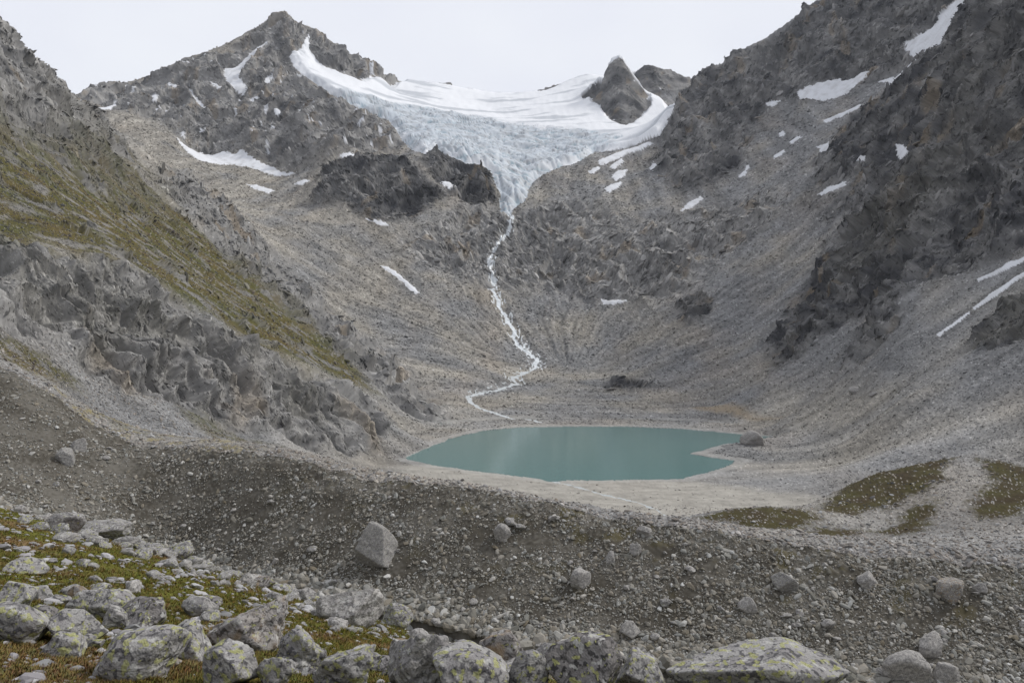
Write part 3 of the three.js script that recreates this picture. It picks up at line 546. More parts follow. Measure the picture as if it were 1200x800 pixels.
        if (y < LAKE_Y + 0.55 && d > 200) col = mixc(col, [0.32, 0.315, 0.30].map((q) => q * (1 + 0.2 * g1)), 0.4);
        if (d > 430 && d < 620) { const s = inside(sandArea, x + 8 * w1, z + 10 * noise(x / 20, z / 20), 8); if (s > -4) col = mixc(col, [0.27, 0.22, 0.155], smooth(-4, 8, s) * 0.8); }
      }
      if (seg === 3) {
        const t = (r - SEG0[3]) / SEG[3], patchy = fbm(x / 9, z / 5, 3);
        col = mixc([0.058, 0.052, 0.042], [0.125, 0.116, 0.10], clamp(0.3 + 0.9 * patchy + 0.9 * g1 + smooth(330, 60, px) * 0.25));
        const mo = smooth(0.18, 0.5, fbm(x / 6 + 4, z / 4, 3)) * smooth(0.25, 0.8, t) * smooth(250, 500, px); col = mixc(col, [0.085, 0.072, 0.03], mo * 0.55);
      }
      if (seg === 4 && d < 260) {                 // stony crest
        const yel = smooth(120, 160, px) < 1 || px < 330 ? smooth(0.05, 0.4, fbm(x / 8, z / 4, 3) + 0.1) * smooth(330, 250, px) * smooth(20, 70, px) : 0;
        col = mixc(col, [0.20, 0.165, 0.07], yel * 0.7);
      }
      if (seg < 3) {
        const m1 = fbm(x / 1.6, z / 2.2, 4), br = smooth(0.0, 0.5, fbm(x / 3 + 7, z / 3, 3) + smooth(12, 7, d) * 0.35 * smooth(200, 100, px));
        col = mixc([0.105, 0.105, 0.02], [0.14, 0.095, 0.045], br).map((q) => q * (1 + 0.5 * noise(x * 6, z * 6) + 0.3 * noise(x * 17, z * 17)));
        if (seg === 2) col = mixc(col, [0.16, 0.15, 0.13], 0.7);
        else if (m1 > 0.42) col = mixc(col, [0.13, 0.105, 0.08], 0.5);
      }
    }
    COLOR[o * 3] = clamp(col[0], 0.015, 0.85); COLOR[o * 3 + 1] = clamp(col[1], 0.015, 0.85); COLOR[o * 3 + 2] = clamp(col[2], 0.012, 0.88);
  }
}
console.log('relief', NC, NR, 'survey', NS);

// ---------------------------------------------------------------- split the ground into its pieces
const NORMAL = new Float32Array(N * 3), POS = new Float32Array(N * 3);
for (let r = 0; r < NR; r++) for (let c = 0; c < NC; c++) { const o = r * NC + c; POS[o * 3] = (PX[c] - 600) / F * D[o] + OX[o]; POS[o * 3 + 1] = HGT[o]; POS[o * 3 + 2] = -D[o] + OZ[o]; }
for (let r = 0; r < NR; r++) for (let c = 0; c < NC; c++) {
  const a = (r * NC + Math.max(0, c - 1)) * 3, b = (r * NC + Math.min(NC - 1, c + 1)) * 3, e = (Math.max(0, r - 1) * NC + c) * 3, f = (Math.min(NR - 1, r + 1) * NC + c) * 3, o = (r * NC + c) * 3;
  const ux = POS[b] - POS[a], uy = POS[b + 1] - POS[a + 1], uz = POS[b + 2] - POS[a + 2], vx = POS[f] - POS[e], vy = POS[f + 1] - POS[e + 1], vz = POS[f + 2] - POS[e + 2];
  let nx = uy * vz - uz * vy, ny = uz * vx - ux * vz, nz = ux * vy - uy * vx; const l = Math.hypot(nx, ny, nz) || 1;
  NORMAL[o] = nx / l; NORMAL[o + 1] = ny / l; NORMAL[o + 2] = nz / l;
}
const hillLine = [[345, 470], [480, 505], [620, 470], [720, 430], [800, 395], [920, 300], [1010, 200], [1080, 60], [1150, -600]].map(([d, px]) => [d, px]);
const REGIONS = {
  foreground_slope: 'mossy stony meadow slope with scattered lichen covered boulders', moraine_ridge: 'dark gravel moraine ridge face studded with pale stones',
  valley_floor: 'pale gravel flats and rubble round the turquoise lake', hillside: 'green and grey hillside with grooved cliffs above the moraine',
  headwall: 'grey slabs and scree of the headwall beside the white cascade', mountain_peak: 'pointed dark peak with snow gullies and jagged shoulder ridge',
  rock_tower: 'dark rock tower rising out of the upper snow field', mountain_crag: 'dark crags along the skyline behind the snow field', mountain_wall: 'dark jagged mountain wall beside the upper glacier', mountain_buttress: 'steep dark buttress above long grey scree slopes',
  moraine_hummock: 'grassy brown moraine hummocks behind the gravel crest',
};
function regionOf(seg, px, d, y, o) {
  if (seg < 3) return 'foreground_slope';
  if (seg === 3 || (seg === 4 && px < 820)) return 'moraine_ridge';
  if (px > 800 && d < 215) return 'moraine_hummock';
  if (d < 1150 && px < lineAt(hillLine, d, 1)) return 'hillside';
  if (d > 1650 && px > 680 && px < 764 && ROCK[o] > 0.5 && d < 2055) return 'rock_tower';
  if (d > 1960 && px > 470) return 'mountain_crag';
  if (px < 480 && d > 1300) return 'mountain_peak';
  if (d < 800 && y < -36 && px < 930) return 'valley_floor';
  if (px > 765 && d > 1130 && ROCK[o] > 0.35) return 'mountain_wall';
  if (px > 880 && d < 1130) return 'mountain_buttress';
  return 'headwall';
}
const buckets = new Map();
for (let r = 0; r < NR - 1; r++) {
  for (let c = 0; c < NC - 1; c++) {
    const o = r * NC + c, seg = segOf(r, c), t = [TYPE[o], TYPE[o + 1], TYPE[o + NC], TYPE[o + NC + 1]];
    let key;
    const special = t.find((q) => q && t.filter((p) => p === q).length >= 3);
    if (special === T.glacier) key = 'glacier'; else if (special === T.stream) key = D[o] < 300 ? 'outflow' : 'stream'; else if (special >= T.snow) key = 'snow' + (special - T.snow);
    else key = regionOf(seg, PX[c], D[o], HGT[o], o);
    let b = buckets.get(key); if (!b) buckets.set(key, b = []);
    b.push(o, o + 1, o + NC, o + 1, o + NC + 1, o + NC);
  }
}
const remap = new Int32Array(N).fill(-1);
function sheet(list) {
  const used = [], index = new Uint32Array(list.length);
  for (let i = 0; i < list.length; i++) { const o = list[i]; if (remap[o] < 0) { remap[o] = used.length; used.push(o); } index[i] = remap[o]; }
  const p = new Float32Array(used.length * 3), n = new Float32Array(used.length * 3), c = new Float32Array(used.length * 3), uv = new Float32Array(used.length * 2);
  used.forEach((o, i) => { for (let k = 0; k < 3; k++) { p[i * 3 + k] = POS[o * 3 + k]; n[i * 3 + k] = NORMAL[o * 3 + k]; c[i * 3 + k] = COLOR[o * 3 + k]; } uv[i * 2] = POS[o * 3] + 0.4 * POS[o * 3 + 1]; uv[i * 2 + 1] = POS[o * 3 + 2] - 0.4 * POS[o * 3 + 1]; remap[o] = -1; });
  const g = new THREE.BufferGeometry();
  g.setAttribute('position', new THREE.BufferAttribute(p, 3)); g.setAttribute('normal', new THREE.BufferAttribute(n, 3)); g.setAttribute('color', new THREE.BufferAttribute(c, 3)); g.setAttribute('uv', new THREE.BufferAttribute(uv, 2));
  g.setIndex(new THREE.BufferAttribute(index, 1));
  return g;
}
function tag(o, label, category, group, kind) { o.userData.label = label; if (category) o.userData.category = category; if (group) o.userData.group = group; if (kind) o.userData.kind = kind; o.castShadow = o.receiveShadow = true; return o; }
const names = new Map();
function numbered(n) { const k = names.get(n) || 0; names.set(n, k + 1); return k ? n + '_' + String(k).padStart(3, '0') : n; }
function add(name, geo, mat, label, category, group, kind) { const m = new THREE.Mesh(geo, mat); m.name = numbered(name); tag(m, label, category, group, kind); scene.add(m); return m; }
const M = {
  ground: new THREE.MeshPhysicalMaterial({ name: 'rubble_and_rock', vertexColors: true, roughness: 1, specularIntensity: 0.15 }),
  snow: new THREE.MeshStandardMaterial({ name: 'old_snow', vertexColors: true, roughness: 0.8 }),
  ice: new THREE.MeshStandardMaterial({ name: 'glacier_ice', vertexColors: true, roughness: 0.65 }),
  foam: new THREE.MeshStandardMaterial({ name: 'white_water', vertexColors: true, roughness: 0.4 }),
};
for (const [key, list] of buckets) {
  const g = sheet(list);
  if (key === 'glacier') add('glacier', g, M.ice, 'white glacier with a crevassed ice tongue ending in the rock step', 'glacier', null, 'structure');
  else if (key === 'stream') add('stream', g, M.foam, 'white cascading meltwater stream running from the ice tongue to the lake', 'stream', null, 'structure');
  else if (key === 'outflow') add('stream', g, M.foam, 'thin pale outlet stream winding over the gravel flat', 'stream', null, 'structure');
  else if (key.startsWith('snow')) add('snow_patch', g, M.snow, snowShapes[+key.slice(4)][0], 'snow patch', 'snow patches on the mountainsides');
  else add(key, g, M.ground, REGIONS[key], key.split('_').pop(), null, 'structure');
}

// ---------------------------------------------------------------- lake
{
  const W = 512, b = new Uint8Array(W * W * 4);
  for (let j = 0; j < W; j++) for (let i = 0; i < W; i++) { const v = 128 + 110 * fbm(i / W * 24, j / W * 24, 4, 24), o = (j * W + i) * 4; b[o] = b[o + 1] = b[o + 2] = clamp(v, 0, 255); b[o + 3] = 255; }
  const t = new THREE.DataTexture(b, W, W); t.wrapS = t.wrapT = THREE.RepeatWrapping; t.magFilter = THREE.LinearFilter; t.needsUpdate = true; t.repeat.set(1 / 22, 1 / 22);
  const cx = (lakeArea.x0 + lakeArea.x1) / 2, cz = (lakeArea.z0 + lakeArea.z1) / 2, s = new THREE.Shape();
  lakeOutline.forEach(([x, z], i) => { const px = cx + (x - cx) * 1.12, pz = cz + (z - cz) * 1.12; i ? s.lineTo(px, -pz) : s.moveTo(px, -pz); });
  // a sheet under the whole basin, the banks rise through it
  const box = new THREE.PlaneGeometry(lakeArea.x1 - lakeArea.x0 + 40, lakeArea.z1 - lakeArea.z0 + 40); box.rotateX(-Math.PI / 2); box.translate(cx, LAKE_Y, cz);
  const p = box.attributes.position, uv = box.attributes.uv; for (let i = 0; i < p.count; i++) uv.setXY(i, p.getX(i), p.getZ(i));
  const m = new THREE.MeshPhysicalMaterial({ name: 'milky_meltwater', color: new THREE.Color().setRGB(0.098, 0.182, 0.176), roughness: 0.05, ior: 1.33, bumpMap: t, bumpScale: 0.03 });
  add('lake', box, m, 'small milky turquoise glacier lake on the valley floor', 'lake', null, 'structure');
}

// ---------------------------------------------------------------- stones, boulders, grass
function rockShape(seed, detail, o = {}) {        // a worn angular block: the space inside a few random planes, edges rounded, then roughened
  const { planes = 14, round = 44, rough = 0.06, flat = 1 } = o; const keep = seedState; seedState = seed * 7919 + 13;
  const ns = []; for (let i = 0; i < planes; i++) { const a = rnd() * 6.283, c = rnd() * 2 - 1, q = Math.sqrt(1 - c * c); ns.push([Math.cos(a) * q, c, Math.sin(a) * q, (o.out ?? 0.42) + 0.46 * rnd()]); }
  const sx = rnd() * 50; seedState = keep;
  let g = new THREE.IcosahedronGeometry(1, detail); g.deleteAttribute('uv'); g.deleteAttribute('normal'); g = mergeVertices(g, 1e-5);
  const p = g.attributes.position;
  for (let i = 0; i < p.count; i++) {
    const x = p.getX(i), y = p.getY(i), z = p.getZ(i); let sum = Math.pow(1.02, -round);
    for (const n of ns) { const dt = x * n[0] + y * n[1] + z * n[2]; if (dt > 0.05) sum += Math.pow(n[3] / dt, -round); }
    let rr = Math.pow(sum, -1 / round);
    rr *= 1 + rough * (1.3 * noise3(x * 2 + sx, y * 2, z * 2) + 0.8 * noise3(x * 4.5, y * 4.5 + sx, z * 4.5) + (detail > 5 ? 0.55 * (0.4 - Math.abs(noise3(x * 9, y * 9, z * 9 + sx))) + 0.3 * noise3(x * 19, y * 19, z * 19) : 0));
    p.setXYZ(i, x * rr, y * rr * flat, z * rr);
  }
  g.computeVertexNormals();
  return g;
}
function boxUV(g, sx, sy, sz, ox) {               // uv in metres, by the side each face looks to
  g = g.toNonIndexed(); const p = g.attributes.position, n = g.attributes.normal, uv = new Float32Array(p.count * 2);
  for (let i = 0; i < p.count; i += 3) {
    let nx = 0, ny = 0, nz = 0; for (let k = 0; k < 3; k++) { nx += Math.abs(n.getX(i + k)); ny += Math.abs(n.getY(i + k)); nz += Math.abs(n.getZ(i + k)); }
    for (let k = 0; k < 3; k++) { const x = p.getX(i + k) * sx + ox, y = p.getY(i + k) * sy, z = p.getZ(i + k) * sz; uv[(i + k) * 2] = ny >= nx && ny >= nz ? x : nx >= nz ? z : x; uv[(i + k) * 2 + 1] = ny >= nx && ny >= nz ? z : y; }
  }
  g.setAttribute('uv', new THREE.BufferAttribute(uv, 2)); return g;
}
function rockTexture(lichen, dark, pale, rust) {
  const W = 640, c = new Uint8Array(W * W * 4), b = new Uint8Array(W * W * 4), sr = (v) => 255 * clamp(v <= 0.0031308 ? v * 12.92 : 1.055 * Math.pow(v, 1 / 2.4) - 0.055);
  for (let j = 0; j < W; j++) for (let i = 0; i < W; i++) {
    const u = i / W, v = j / W, n1 = fbm(u * 6, v * 6, 5, 6), n2 = fbm(u * 30 + 0.5, v * 30, 3, 30), n3 = noise(u * 120, v * 120, 120), n4 = fbm(u * 19, v * 19 + 0.3, 4, 19);
    let col = mixc(pale, [0.19, 0.18, 0.18], clamp(0.4 + 1.3 * n1));
    col = mixc(col, dark, smooth(0.05, 0.012, Math.abs(noise(u * 7 + n1 * 0.8, v * 7, 7))) * 0.6);
    col = mixc(col, dark, smooth(0.10, 0.30, n2 + 0.35 * n1 + 0.15 * n3) * 0.85);
    const li = smooth(0.18, 0.30, n4 + 0.3 * n2 - (1 - lichen) * 0.35); col = mixc(col, mixc([0.25, 0.255, 0.085], [0.33, 0.325, 0.16], clamp(0.5 + n3)), li * 0.75);
    const wh = smooth(0.25, 0.36, fbm(u * 17, v * 17 + 0.7, 3, 17)); col = mixc(col, [0.40, 0.395, 0.375], wh * 0.6);
    if (rust) col = mixc(col, [0.22, 0.16, 0.10], smooth(0.1, 0.5, fbm(u * 5, v * 5 + 0.2, 4, 5)) * rust);
    const t = 1 + 0.22 * n3, o = (j * W + i) * 4; c[o] = sr(col[0] * t); c[o + 1] = sr(col[1] * t); c[o + 2] = sr(col[2] * t); c[o + 3] = 255;
    b[o] = b[o + 1] = b[o + 2] = clamp(128 + 120 * (0.6 * n1 + 0.5 * n2 + 0.25 * n3), 0, 255); b[o + 3] = 255;
  }
  const mk = (a, srgb) => { const t = new THREE.DataTexture(a, W, W); t.wrapS = t.wrapT = THREE.RepeatWrapping; t.magFilter = THREE.LinearFilter; if (srgb) t.colorSpace = THREE.SRGBColorSpace; t.repeat.set(0.45, 0.45); t.needsUpdate = true; return t; };
  return new THREE.MeshPhysicalMaterial({ map: mk(c, true), bumpMap: mk(b), bumpScale: 0.035, roughness: 0.95, specularIntensity: 0.25 });
}
const ROCKM = { lichen: rockTexture(1, [0.06, 0.058, 0.062], [0.27, 0.262, 0.252]), grey: rockTexture(0.35, [0.10, 0.098, 0.095], [0.27, 0.26, 0.248]), dark: rockTexture(0.75, [0.025, 0.024, 0.024], [0.14, 0.13, 0.125]), brown: rockTexture(0.45, [0.05, 0.045, 0.042], [0.26, 0.24, 0.22], 0.8), plain: rockTexture(-0.6, [0.13, 0.125, 0.115], [0.34, 0.325, 0.305]) };
for (const k in ROCKM) ROCKM[k].name = k + '_boulder_stone';
function hit(px, py, d0, d1) { return spot(px, py, d0, d1, HGT); }
let heroSeed = 1;
// a boulder seen between picture columns x0..x1 and rows y0..y1 (rows down to where it meets the ground)
function boulder(x0, x1, y0, y1, d0, d1, mat, label, o = {}) {
  const cx = (x0 + x1) / 2, [gx, gz] = hit(cx, Math.min(y1 - 2, 2000), d0, d1), d = -gz, m = d / F, w = (x1 - x0) * m / 2, hv = (y1 - y0) * m * (o.tall ?? 0.92), b = hv * 0.66, depth = w * (o.depth ?? 0.8);
  const seed = o.seed ?? ++heroSeed * 31, g0 = rockShape(seed, o.detail ?? 20, o), bb = new THREE.Box3().setFromBufferAttribute(g0.attributes.position), half = bb.getSize(new THREE.Vector3()).multiplyScalar(0.5), mid = bb.getCenter(new THREE.Vector3());
  g0.translate(-mid.x, -mid.y, -mid.z); g0.scale(w / half.x, b / half.y, depth / half.z); g0.computeVertexNormals();
  const g = boxUV(g0, 1, 1, 1, seed * 0.37), cz = gz - depth * 0.55, X = (cx - 600) / F * (-cz), gy = ground(gx, gz);
  const me = add(o.name ?? 'boulder', g, ROCKM[mat], label, o.cat ?? 'boulder', o.group);
  me.position.set(X, gy + hv - b, cz); if (o.roll) me.rotation.z = o.roll; if (o.turn) me.rotation.y = o.turn;
  return me;
}
const FG = [6.5, 40], MF = [70, 175];
const heroes = [
  [108, 215, 741, 800, FG, 'lichen', 'large rounded pale boulder speckled with yellow lichen beside the brown grass', { round: 20, planes: 7, detail: 26 }],
  [190, 249, 734, 778, FG, 'lichen', 'lichen speckled boulder leaning on the large rounded pale boulder', { round: 18 }],
  [243, 336, 707, 766, FG, 'brown', 'humped boulder with yellow lichen and a brownish foot', { planes: 12, detail: 24, rough: 0.12 }],
  [233, 304, 764, 812, FG, 'lichen', 'sloping lichen boulder below the humped boulder', { roll: -0.2 }],
  [87, 160, 690, 728, FG, 'lichen', 'blocky boulder with a smooth dark side facing the meadow', { planes: 8, round: 44 }],
  [136, 191, 709, 744, FG, 'dark', 'blackish cracked boulder behind the large rounded pale boulder', {}],
  [-8, 41, 689, 717, FG, 'lichen', 'rounded boulder at the meadow rim above the yellow sloping block', {}],
  [-18, 58, 708, 758, FG, 'lichen', 'sloping block streaked with yellow lichen beside the brown grass', { round: 40, roll: -0.25 }],
  [58, 123, 720, 760, FG, 'lichen', 'boulder with an overhung dark hollow among the lichen rocks', { planes: 11 }],
  [46, 103, 747, 776, FG, 'lichen', 'low mossy boulder set in the brown grass', {}],
  [118, 150, 712, 742, FG, 'grey', 'grey rock wedged between the lichen boulders', {}],
  [211, 256, 702, 727, FG, 'grey', 'small pointed grey boulder alone in the green moss', { planes: 7, round: 48 }],
  [369, 450, 694, 736, FG, 'plain', 'long pale flat topped slab at the edge of the meadow', { planes: 7, round: 44, detail: 24 }],
  [446, 484, 707, 737, FG, 'lichen', 'yellow topped rock touching the long pale slab', {}],
  [322, 385, 737, 790, FG, 'lichen', 'rough grey boulder heap with yellow lichen in the moss', { rough: 0.13, planes: 12 }],
  [366, 442, 757, 815, FG, 'lichen', 'broken grey lichen boulder with a dark crack at its top', { rough: 0.13, planes: 12 }],
  [300, 350, 770, 812, FG, 'lichen', 'low grey lichen rock in the moss below the rough heap', { rough: 0.12 }],
  [452, 560, 735, 815, FG, 'grey', 'broad grey boulder rising behind the mossy sided slab', { rough: 0.12, planes: 12, detail: 24 }],
  [498, 596, 766, 822, FG, 'lichen', 'tilted lichen slab with a green mossy side', { round: 48, roll: -0.3, planes: 7 }],
  [560, 617, 741, 797, FG, 'brown', 'rounded dark boulder with a rusty patch on its face', { round: 24, planes: 7 }],
  [618, 674, 745, 790, FG, 'grey', 'pale yellowish rounded boulder behind the blackish boulder', { round: 16 }],
  [590, 644, 764, 822, FG, 'lichen', 'pale yellow lichen boulder between the rusty and the blackish boulders', {}],
  [637, 731, 750, 824, FG, 'dark', 'blackish boulder splashed with yellow lichen', { detail: 26, round: 20 }],
  [722, 782, 766, 822, FG, 'lichen', 'lichen boulder beside the blackish boulder', {}],
  [690, 745, 752, 790, FG, 'grey', 'pale rock showing behind the blackish boulder', {}],
  [778, 992, 765, 830, FG, 'lichen', 'very long low boulder streaked with grey and yellow lichen', { detail: 30, depth: 0.45, round: 28 }],
  [843, 926, 740, 776, FG, 'dark', 'capstone boulder with a dark hollow beneath resting on the long boulder', { planes: 8, depth: 0.55 }],
  [1034, 1086, 768, 808, [10, 90], 'plain', 'angular pale wedge of rock at the moraine foot', { planes: 6, round: 52, roll: 0.3 }],
  [1075, 1104, 744, 772, MF, 'plain', 'smooth pale grey boulder at the foot of the gravel slope', { round: 18 }],
  [1094, 1123, 780, 808, [60, 100], 'plain', 'squat pale boulder below the smooth grey one', { round: 18 }],
  [60, 99, 601, 626, FG, 'grey', 'round grey boulder with an orange tinge on the meadow rim', {}],
  [187, 228, 637, 658, FG, 'lichen', 'boulder with a yellow lichen cap on the meadow rim', {}],
  [156, 173, 632, 646, FG, 'lichen', 'small yellow rock on the meadow rim', {}],
  [96, 150, 613, 634, FG, 'grey', 'low pale rock strip on the meadow rim beside the round grey boulder', {}],
  [412, 466, 612, 668, MF, 'grey', 'huge angular boulder stuck in the gravel slope', { planes: 7, round: 60, detail: 24, roll: 0.35 }],
  [578, 599, 614, 637, MF, 'plain', 'angular block high on the gravel slope', { planes: 7, round: 48 }],
  [668, 693, 669, 692, MF, 'plain', 'round pale boulder alone in the middle of the gravel slope', { round: 14 }],
  [746, 764, 618, 632, MF, 'plain', 'pale boulder just under the gravel crest', {}],
  [738, 752, 638, 652, MF, 'plain', 'pale block under the boulder near the gravel crest', {}],
  [709, 722, 648, 662, MF, 'plain', 'small pale block beside the pair under the gravel crest', {}],
  [865, 886, 702, 720, MF, 'plain', 'pale boulder low on the gravel slope above the capstone', { round: 16 }],
  [904, 935, 672, 696, MF, 'grey', 'rounded boulder with a mossy top on the gravel slope', { round: 16 }],
  [1097, 1128, 681, 706, MF, 'brown', 'dark rounded boulder on the gravel slope', { round: 18 }],
  [1139, 1157, 684, 698, MF, 'plain', 'small pale boulder beside the dark rounded one', {}],
  [726, 752, 730, 752, MF, 'plain', 'block with a dark hollow in the stones at the slope foot', { planes: 7 }],
  [66, 90, 525, 545, MF, 'grey', 'dark shaded block on the shadowed end of the moraine', {}],
  [84, 102, 514, 530, MF, 'plain', 'pale block above the dark shaded one on the moraine', {}],
  [1004, 1030, 672, 692, MF, 'plain', 'cluster leading block on the upper gravel slope', {}],
  [867, 896, 506, 524, [330, 480], 'plain', 'big boulder on the spit of rubble in the lake', { round: 24 }],
  [995, 1010, 455, 463, [330, 480], 'plain', 'lone dark boulder on the wide scree slope', {}],
  [1018, 1030, 461, 468, [330, 480], 'plain', 'smaller boulder near the lone dark one on the scree', {}],
];
heroes[47][6] = 'pale angular block on the upper gravel slope under the hummock';
for (const [x0, x1, y0, y1, [d0, d1], mat, label, o] of heroes) boulder(x0, x1, y0, y1, d0, d1, mat, label, { detail: d1 > 60 ? 12 : 18, ...o });

seedState = 777;
for (let n = 0; n < 46; n++) {                    // the jumble between the big ones
  const px = n < 18 ? 300 + rnd() * 340 : rnd() * 1080, w = 16 + 26 * rnd(), py = px < 330 ? 690 + rnd() * 100 : 770 + rnd() * 34, big = w > 30;
  boulder(px - w / 2, px + w / 2, py - w * (0.45 + 0.25 * rnd()), py, 6.5, lineAt(EDGE, px, 2) * 1.1, ['lichen', 'grey', 'dark', 'brown'][n % 4], (big ? 'angular ' : 'smaller angular ') + ['lichen spotted', 'grey', 'blackish', 'brownish'][n % 4] + ' rock ' + (px < 330 ? 'beside the large boulders of the meadow' : 'wedged in the boulder jumble under the gravel slope'), { detail: 10, planes: 9, round: 60, name: 'rock', cat: 'rock', group: 'angular rocks between the large boulders' });
}
// middle sized boulders, every one its own
const shapes = []; for (let k = 0; k < 8; k++) shapes.push(boxUV(rockShape(500 + k, 7, { planes: 8 + k % 4, round: 20 + 2 * k, rough: 0.09, flat: 0.75 }), 0.35, 0.35, 0.35, k));
function loose(name, x, z, r, mat, label, group, k) {
  const m = add(name, shapes[k % 8], ROCKM[mat], label, 'boulder', group);
  m.position.set(x, ground(x, z) + r * 0.18, z); m.scale.set(r * (0.85 + 0.4 * rnd()), r * (0.7 + 0.35 * rnd()), r * (0.8 + 0.35 * rnd())); m.rotation.set((rnd() - 0.5) * 0.5, rnd() * 6.28, (rnd() - 0.5) * 0.5);
}
seedState = 4242;
const meadowLabel = (n, x, z, d, px) => ['yellow lichen spotted', 'pale mottled', 'pale mottled', 'plain grey'][n % 4] + ' small boulder ' + (d > 0.86 * lineAt(EDGE, px, 2) ? 'on the meadow rim above the gravel slope' : d < 13 ? 'among the large lichen boulders' : fbm(x / 3 + 7, z / 3, 3) > 0.2 ? 'in a brown patch of the meadow' : 'in the green moss of the meadow');
const moraineLabel = (n, r, t) => (r > 0.7 ? 'big ' : r > 0.45 ? 'middling ' : 'small ') + (n % 3 ? 'pale grey' : 'mottled grey') + ' boulder ' + (t < 0.12 ? 'in the stone heap at the gravel slope foot' : t < 0.55 ? 'on the lower half of the gravel slope' : 'on the upper half of the gravel slope');
for (let k = 0, n = 0; n < 110 && k < 4000; k++) {
  const px = rnd() * 640, d = 8 + 24 * Math.sqrt(rnd()), x = (px - 600) / F * d, z = -d;
  if (d > lineAt(EDGE, px, 2) * 1.08 || fbm(x / 4, z / 4, 3) < 0.0) continue;
  loose('meadow_boulder', x, z, 0.14 + 0.30 * rnd() * rnd() + (d > 22 ? 0.12 : 0), ['lichen', 'grey', 'grey', 'plain'][n % 4], meadowLabel(n, x, z, d, px), 'small boulders in the meadow', n); n++;
}
for (let n = 0; n < 120; n++) {
  const px = -20 + rnd() * 1240, t = Math.pow(rnd(), 1.6) * 0.92, d = lerp(lineAt(TROUGH, px, 2), lineAt(CREST, px, 2), t), x = (px - 600) / F * d, z = -d;
  const rr = 0.35 + 0.75 * rnd() * rnd();
  loose('moraine_boulder', x, z, rr, n % 3 ? 'plain' : 'grey', moraineLabel(n, rr, t), 'boulders on the moraine face', n);
}

// countless stones
const stoneM = new THREE.MeshPhysicalMaterial({ name: 'broken_stone', roughness: 1, specularIntensity: 0.15, color: 0xffffff });
const stoneG = [1, 2, 3].map((k) => { const g = rockShape(900 + k, 1, { planes: 9, out: 0.45, round: 60, rough: 0.05, flat: 0.7 }).toNonIndexed(); g.computeVertexNormals(); return g; });
const farG = [1, 2].map((k) => { const g = rockShape(950 + k, 0, { planes: 6, round: 36, rough: 0.1, flat: 0.8 }).toNonIndexed(); g.computeVertexNormals(); return g; });
const q4 = new THREE.Quaternion(), qy = new THREE.Quaternion(), up = new THREE.Vector3(0, 1, 0), nv = new THREE.Vector3(), sv = new THREE.Vector3(), pv = new THREE.Vector3(), mat4 = new THREE.Matrix4(), ax = new THREE.Vector3(), az = new THREE.Vector3(), ccol = new THREE.Color();
function scatter(name, geos, count, pick, label, mat = stoneM, category = 'stones') {
  const lists = geos.map(() => []);
  for (let i = 0; i < count; i++) { const s = pick(i); if (s) lists[i % geos.length].push(s); }
  lists.forEach((list, k) => {
    const im = new THREE.InstancedMesh(geos[k], mat, list.length);
    list.forEach(([x, y, z, n, sx, sy, sz, col], i) => {
      nv.set(...n);
      if (list[i][8]) { ax.set(...list[i][8]).addScaledVector(nv, -ax.dot(nv)).normalize(); az.crossVectors(ax, nv).normalize(); q4.setFromRotationMatrix(mat4.makeBasis(ax, nv, az)); }
      else q4.setFromUnitVectors(up, nv).multiply(qy.setFromAxisAngle(up, rnd() * 6.283));
      im.setMatrixAt(i, mat4.compose(pv.set(x, y, z), q4, sv.set(sx, sy, sz))); im.setColorAt(i, ccol.setRGB(...col));
    });
    im.name = numbered(name); tag(im, ['flattish ', 'blocky ', 'longish '][k] + label, category, null, 'stuff'); scene.add(im);
  });
}
const tilt = (n, a) => { const v = [n[0] + (rnd() - 0.5) * a, n[1] + (rnd() - 0.5) * a, n[2] + (rnd() - 0.5) * a], l = Math.hypot(...v); return v.map((q) => q / l); };
const gridSpot = (c, r) => { const o = (r * NC + c) * 3; return [POS[o], POS[o + 1], POS[o + 2], [NORMAL[o], NORMAL[o + 1], NORMAL[o + 2]]]; };
const inView = () => 20 + Math.floor(rnd() * (NC - 40));
scatter('moraine_stones', stoneG, 95000, () => {
  const c = inView(), t = Math.pow(rnd(), 1.15), r = SEG0[3] + Math.floor(t * (SEG[3] - 1)), [x, y, z, n] = gridSpot(c, r);
  const clump = fbm(x / 7 + 3, z / 4, 3); if (clump + rnd() * 0.9 < 0.28 - smooth(0.35, 0.0, t) * 0.4) return null;
  const s = (0.055 + 0.035 * rnd()) * Math.min(6, Math.pow(1 - rnd() * 0.993, -0.45)) * (1 + 1.2 * smooth(0.28, 0, t)), v = 0.11 + 0.38 * rnd() * rnd() * rnd() + 0.09 * rnd(), w = rnd() * 0.02;
  return [x + (rnd() - 0.5) * 0.3, y + s * 0.15, z + (rnd() - 0.5) * 0.3, tilt(n, 1.1), s * (0.8 + 0.8 * rnd()), s * (0.6 + 0.4 * rnd()), s * (0.7 + 0.4 * rnd()), [v + w, v, v - w - 0.012]];
}, 'pale angular stones strewn over the moraine face');
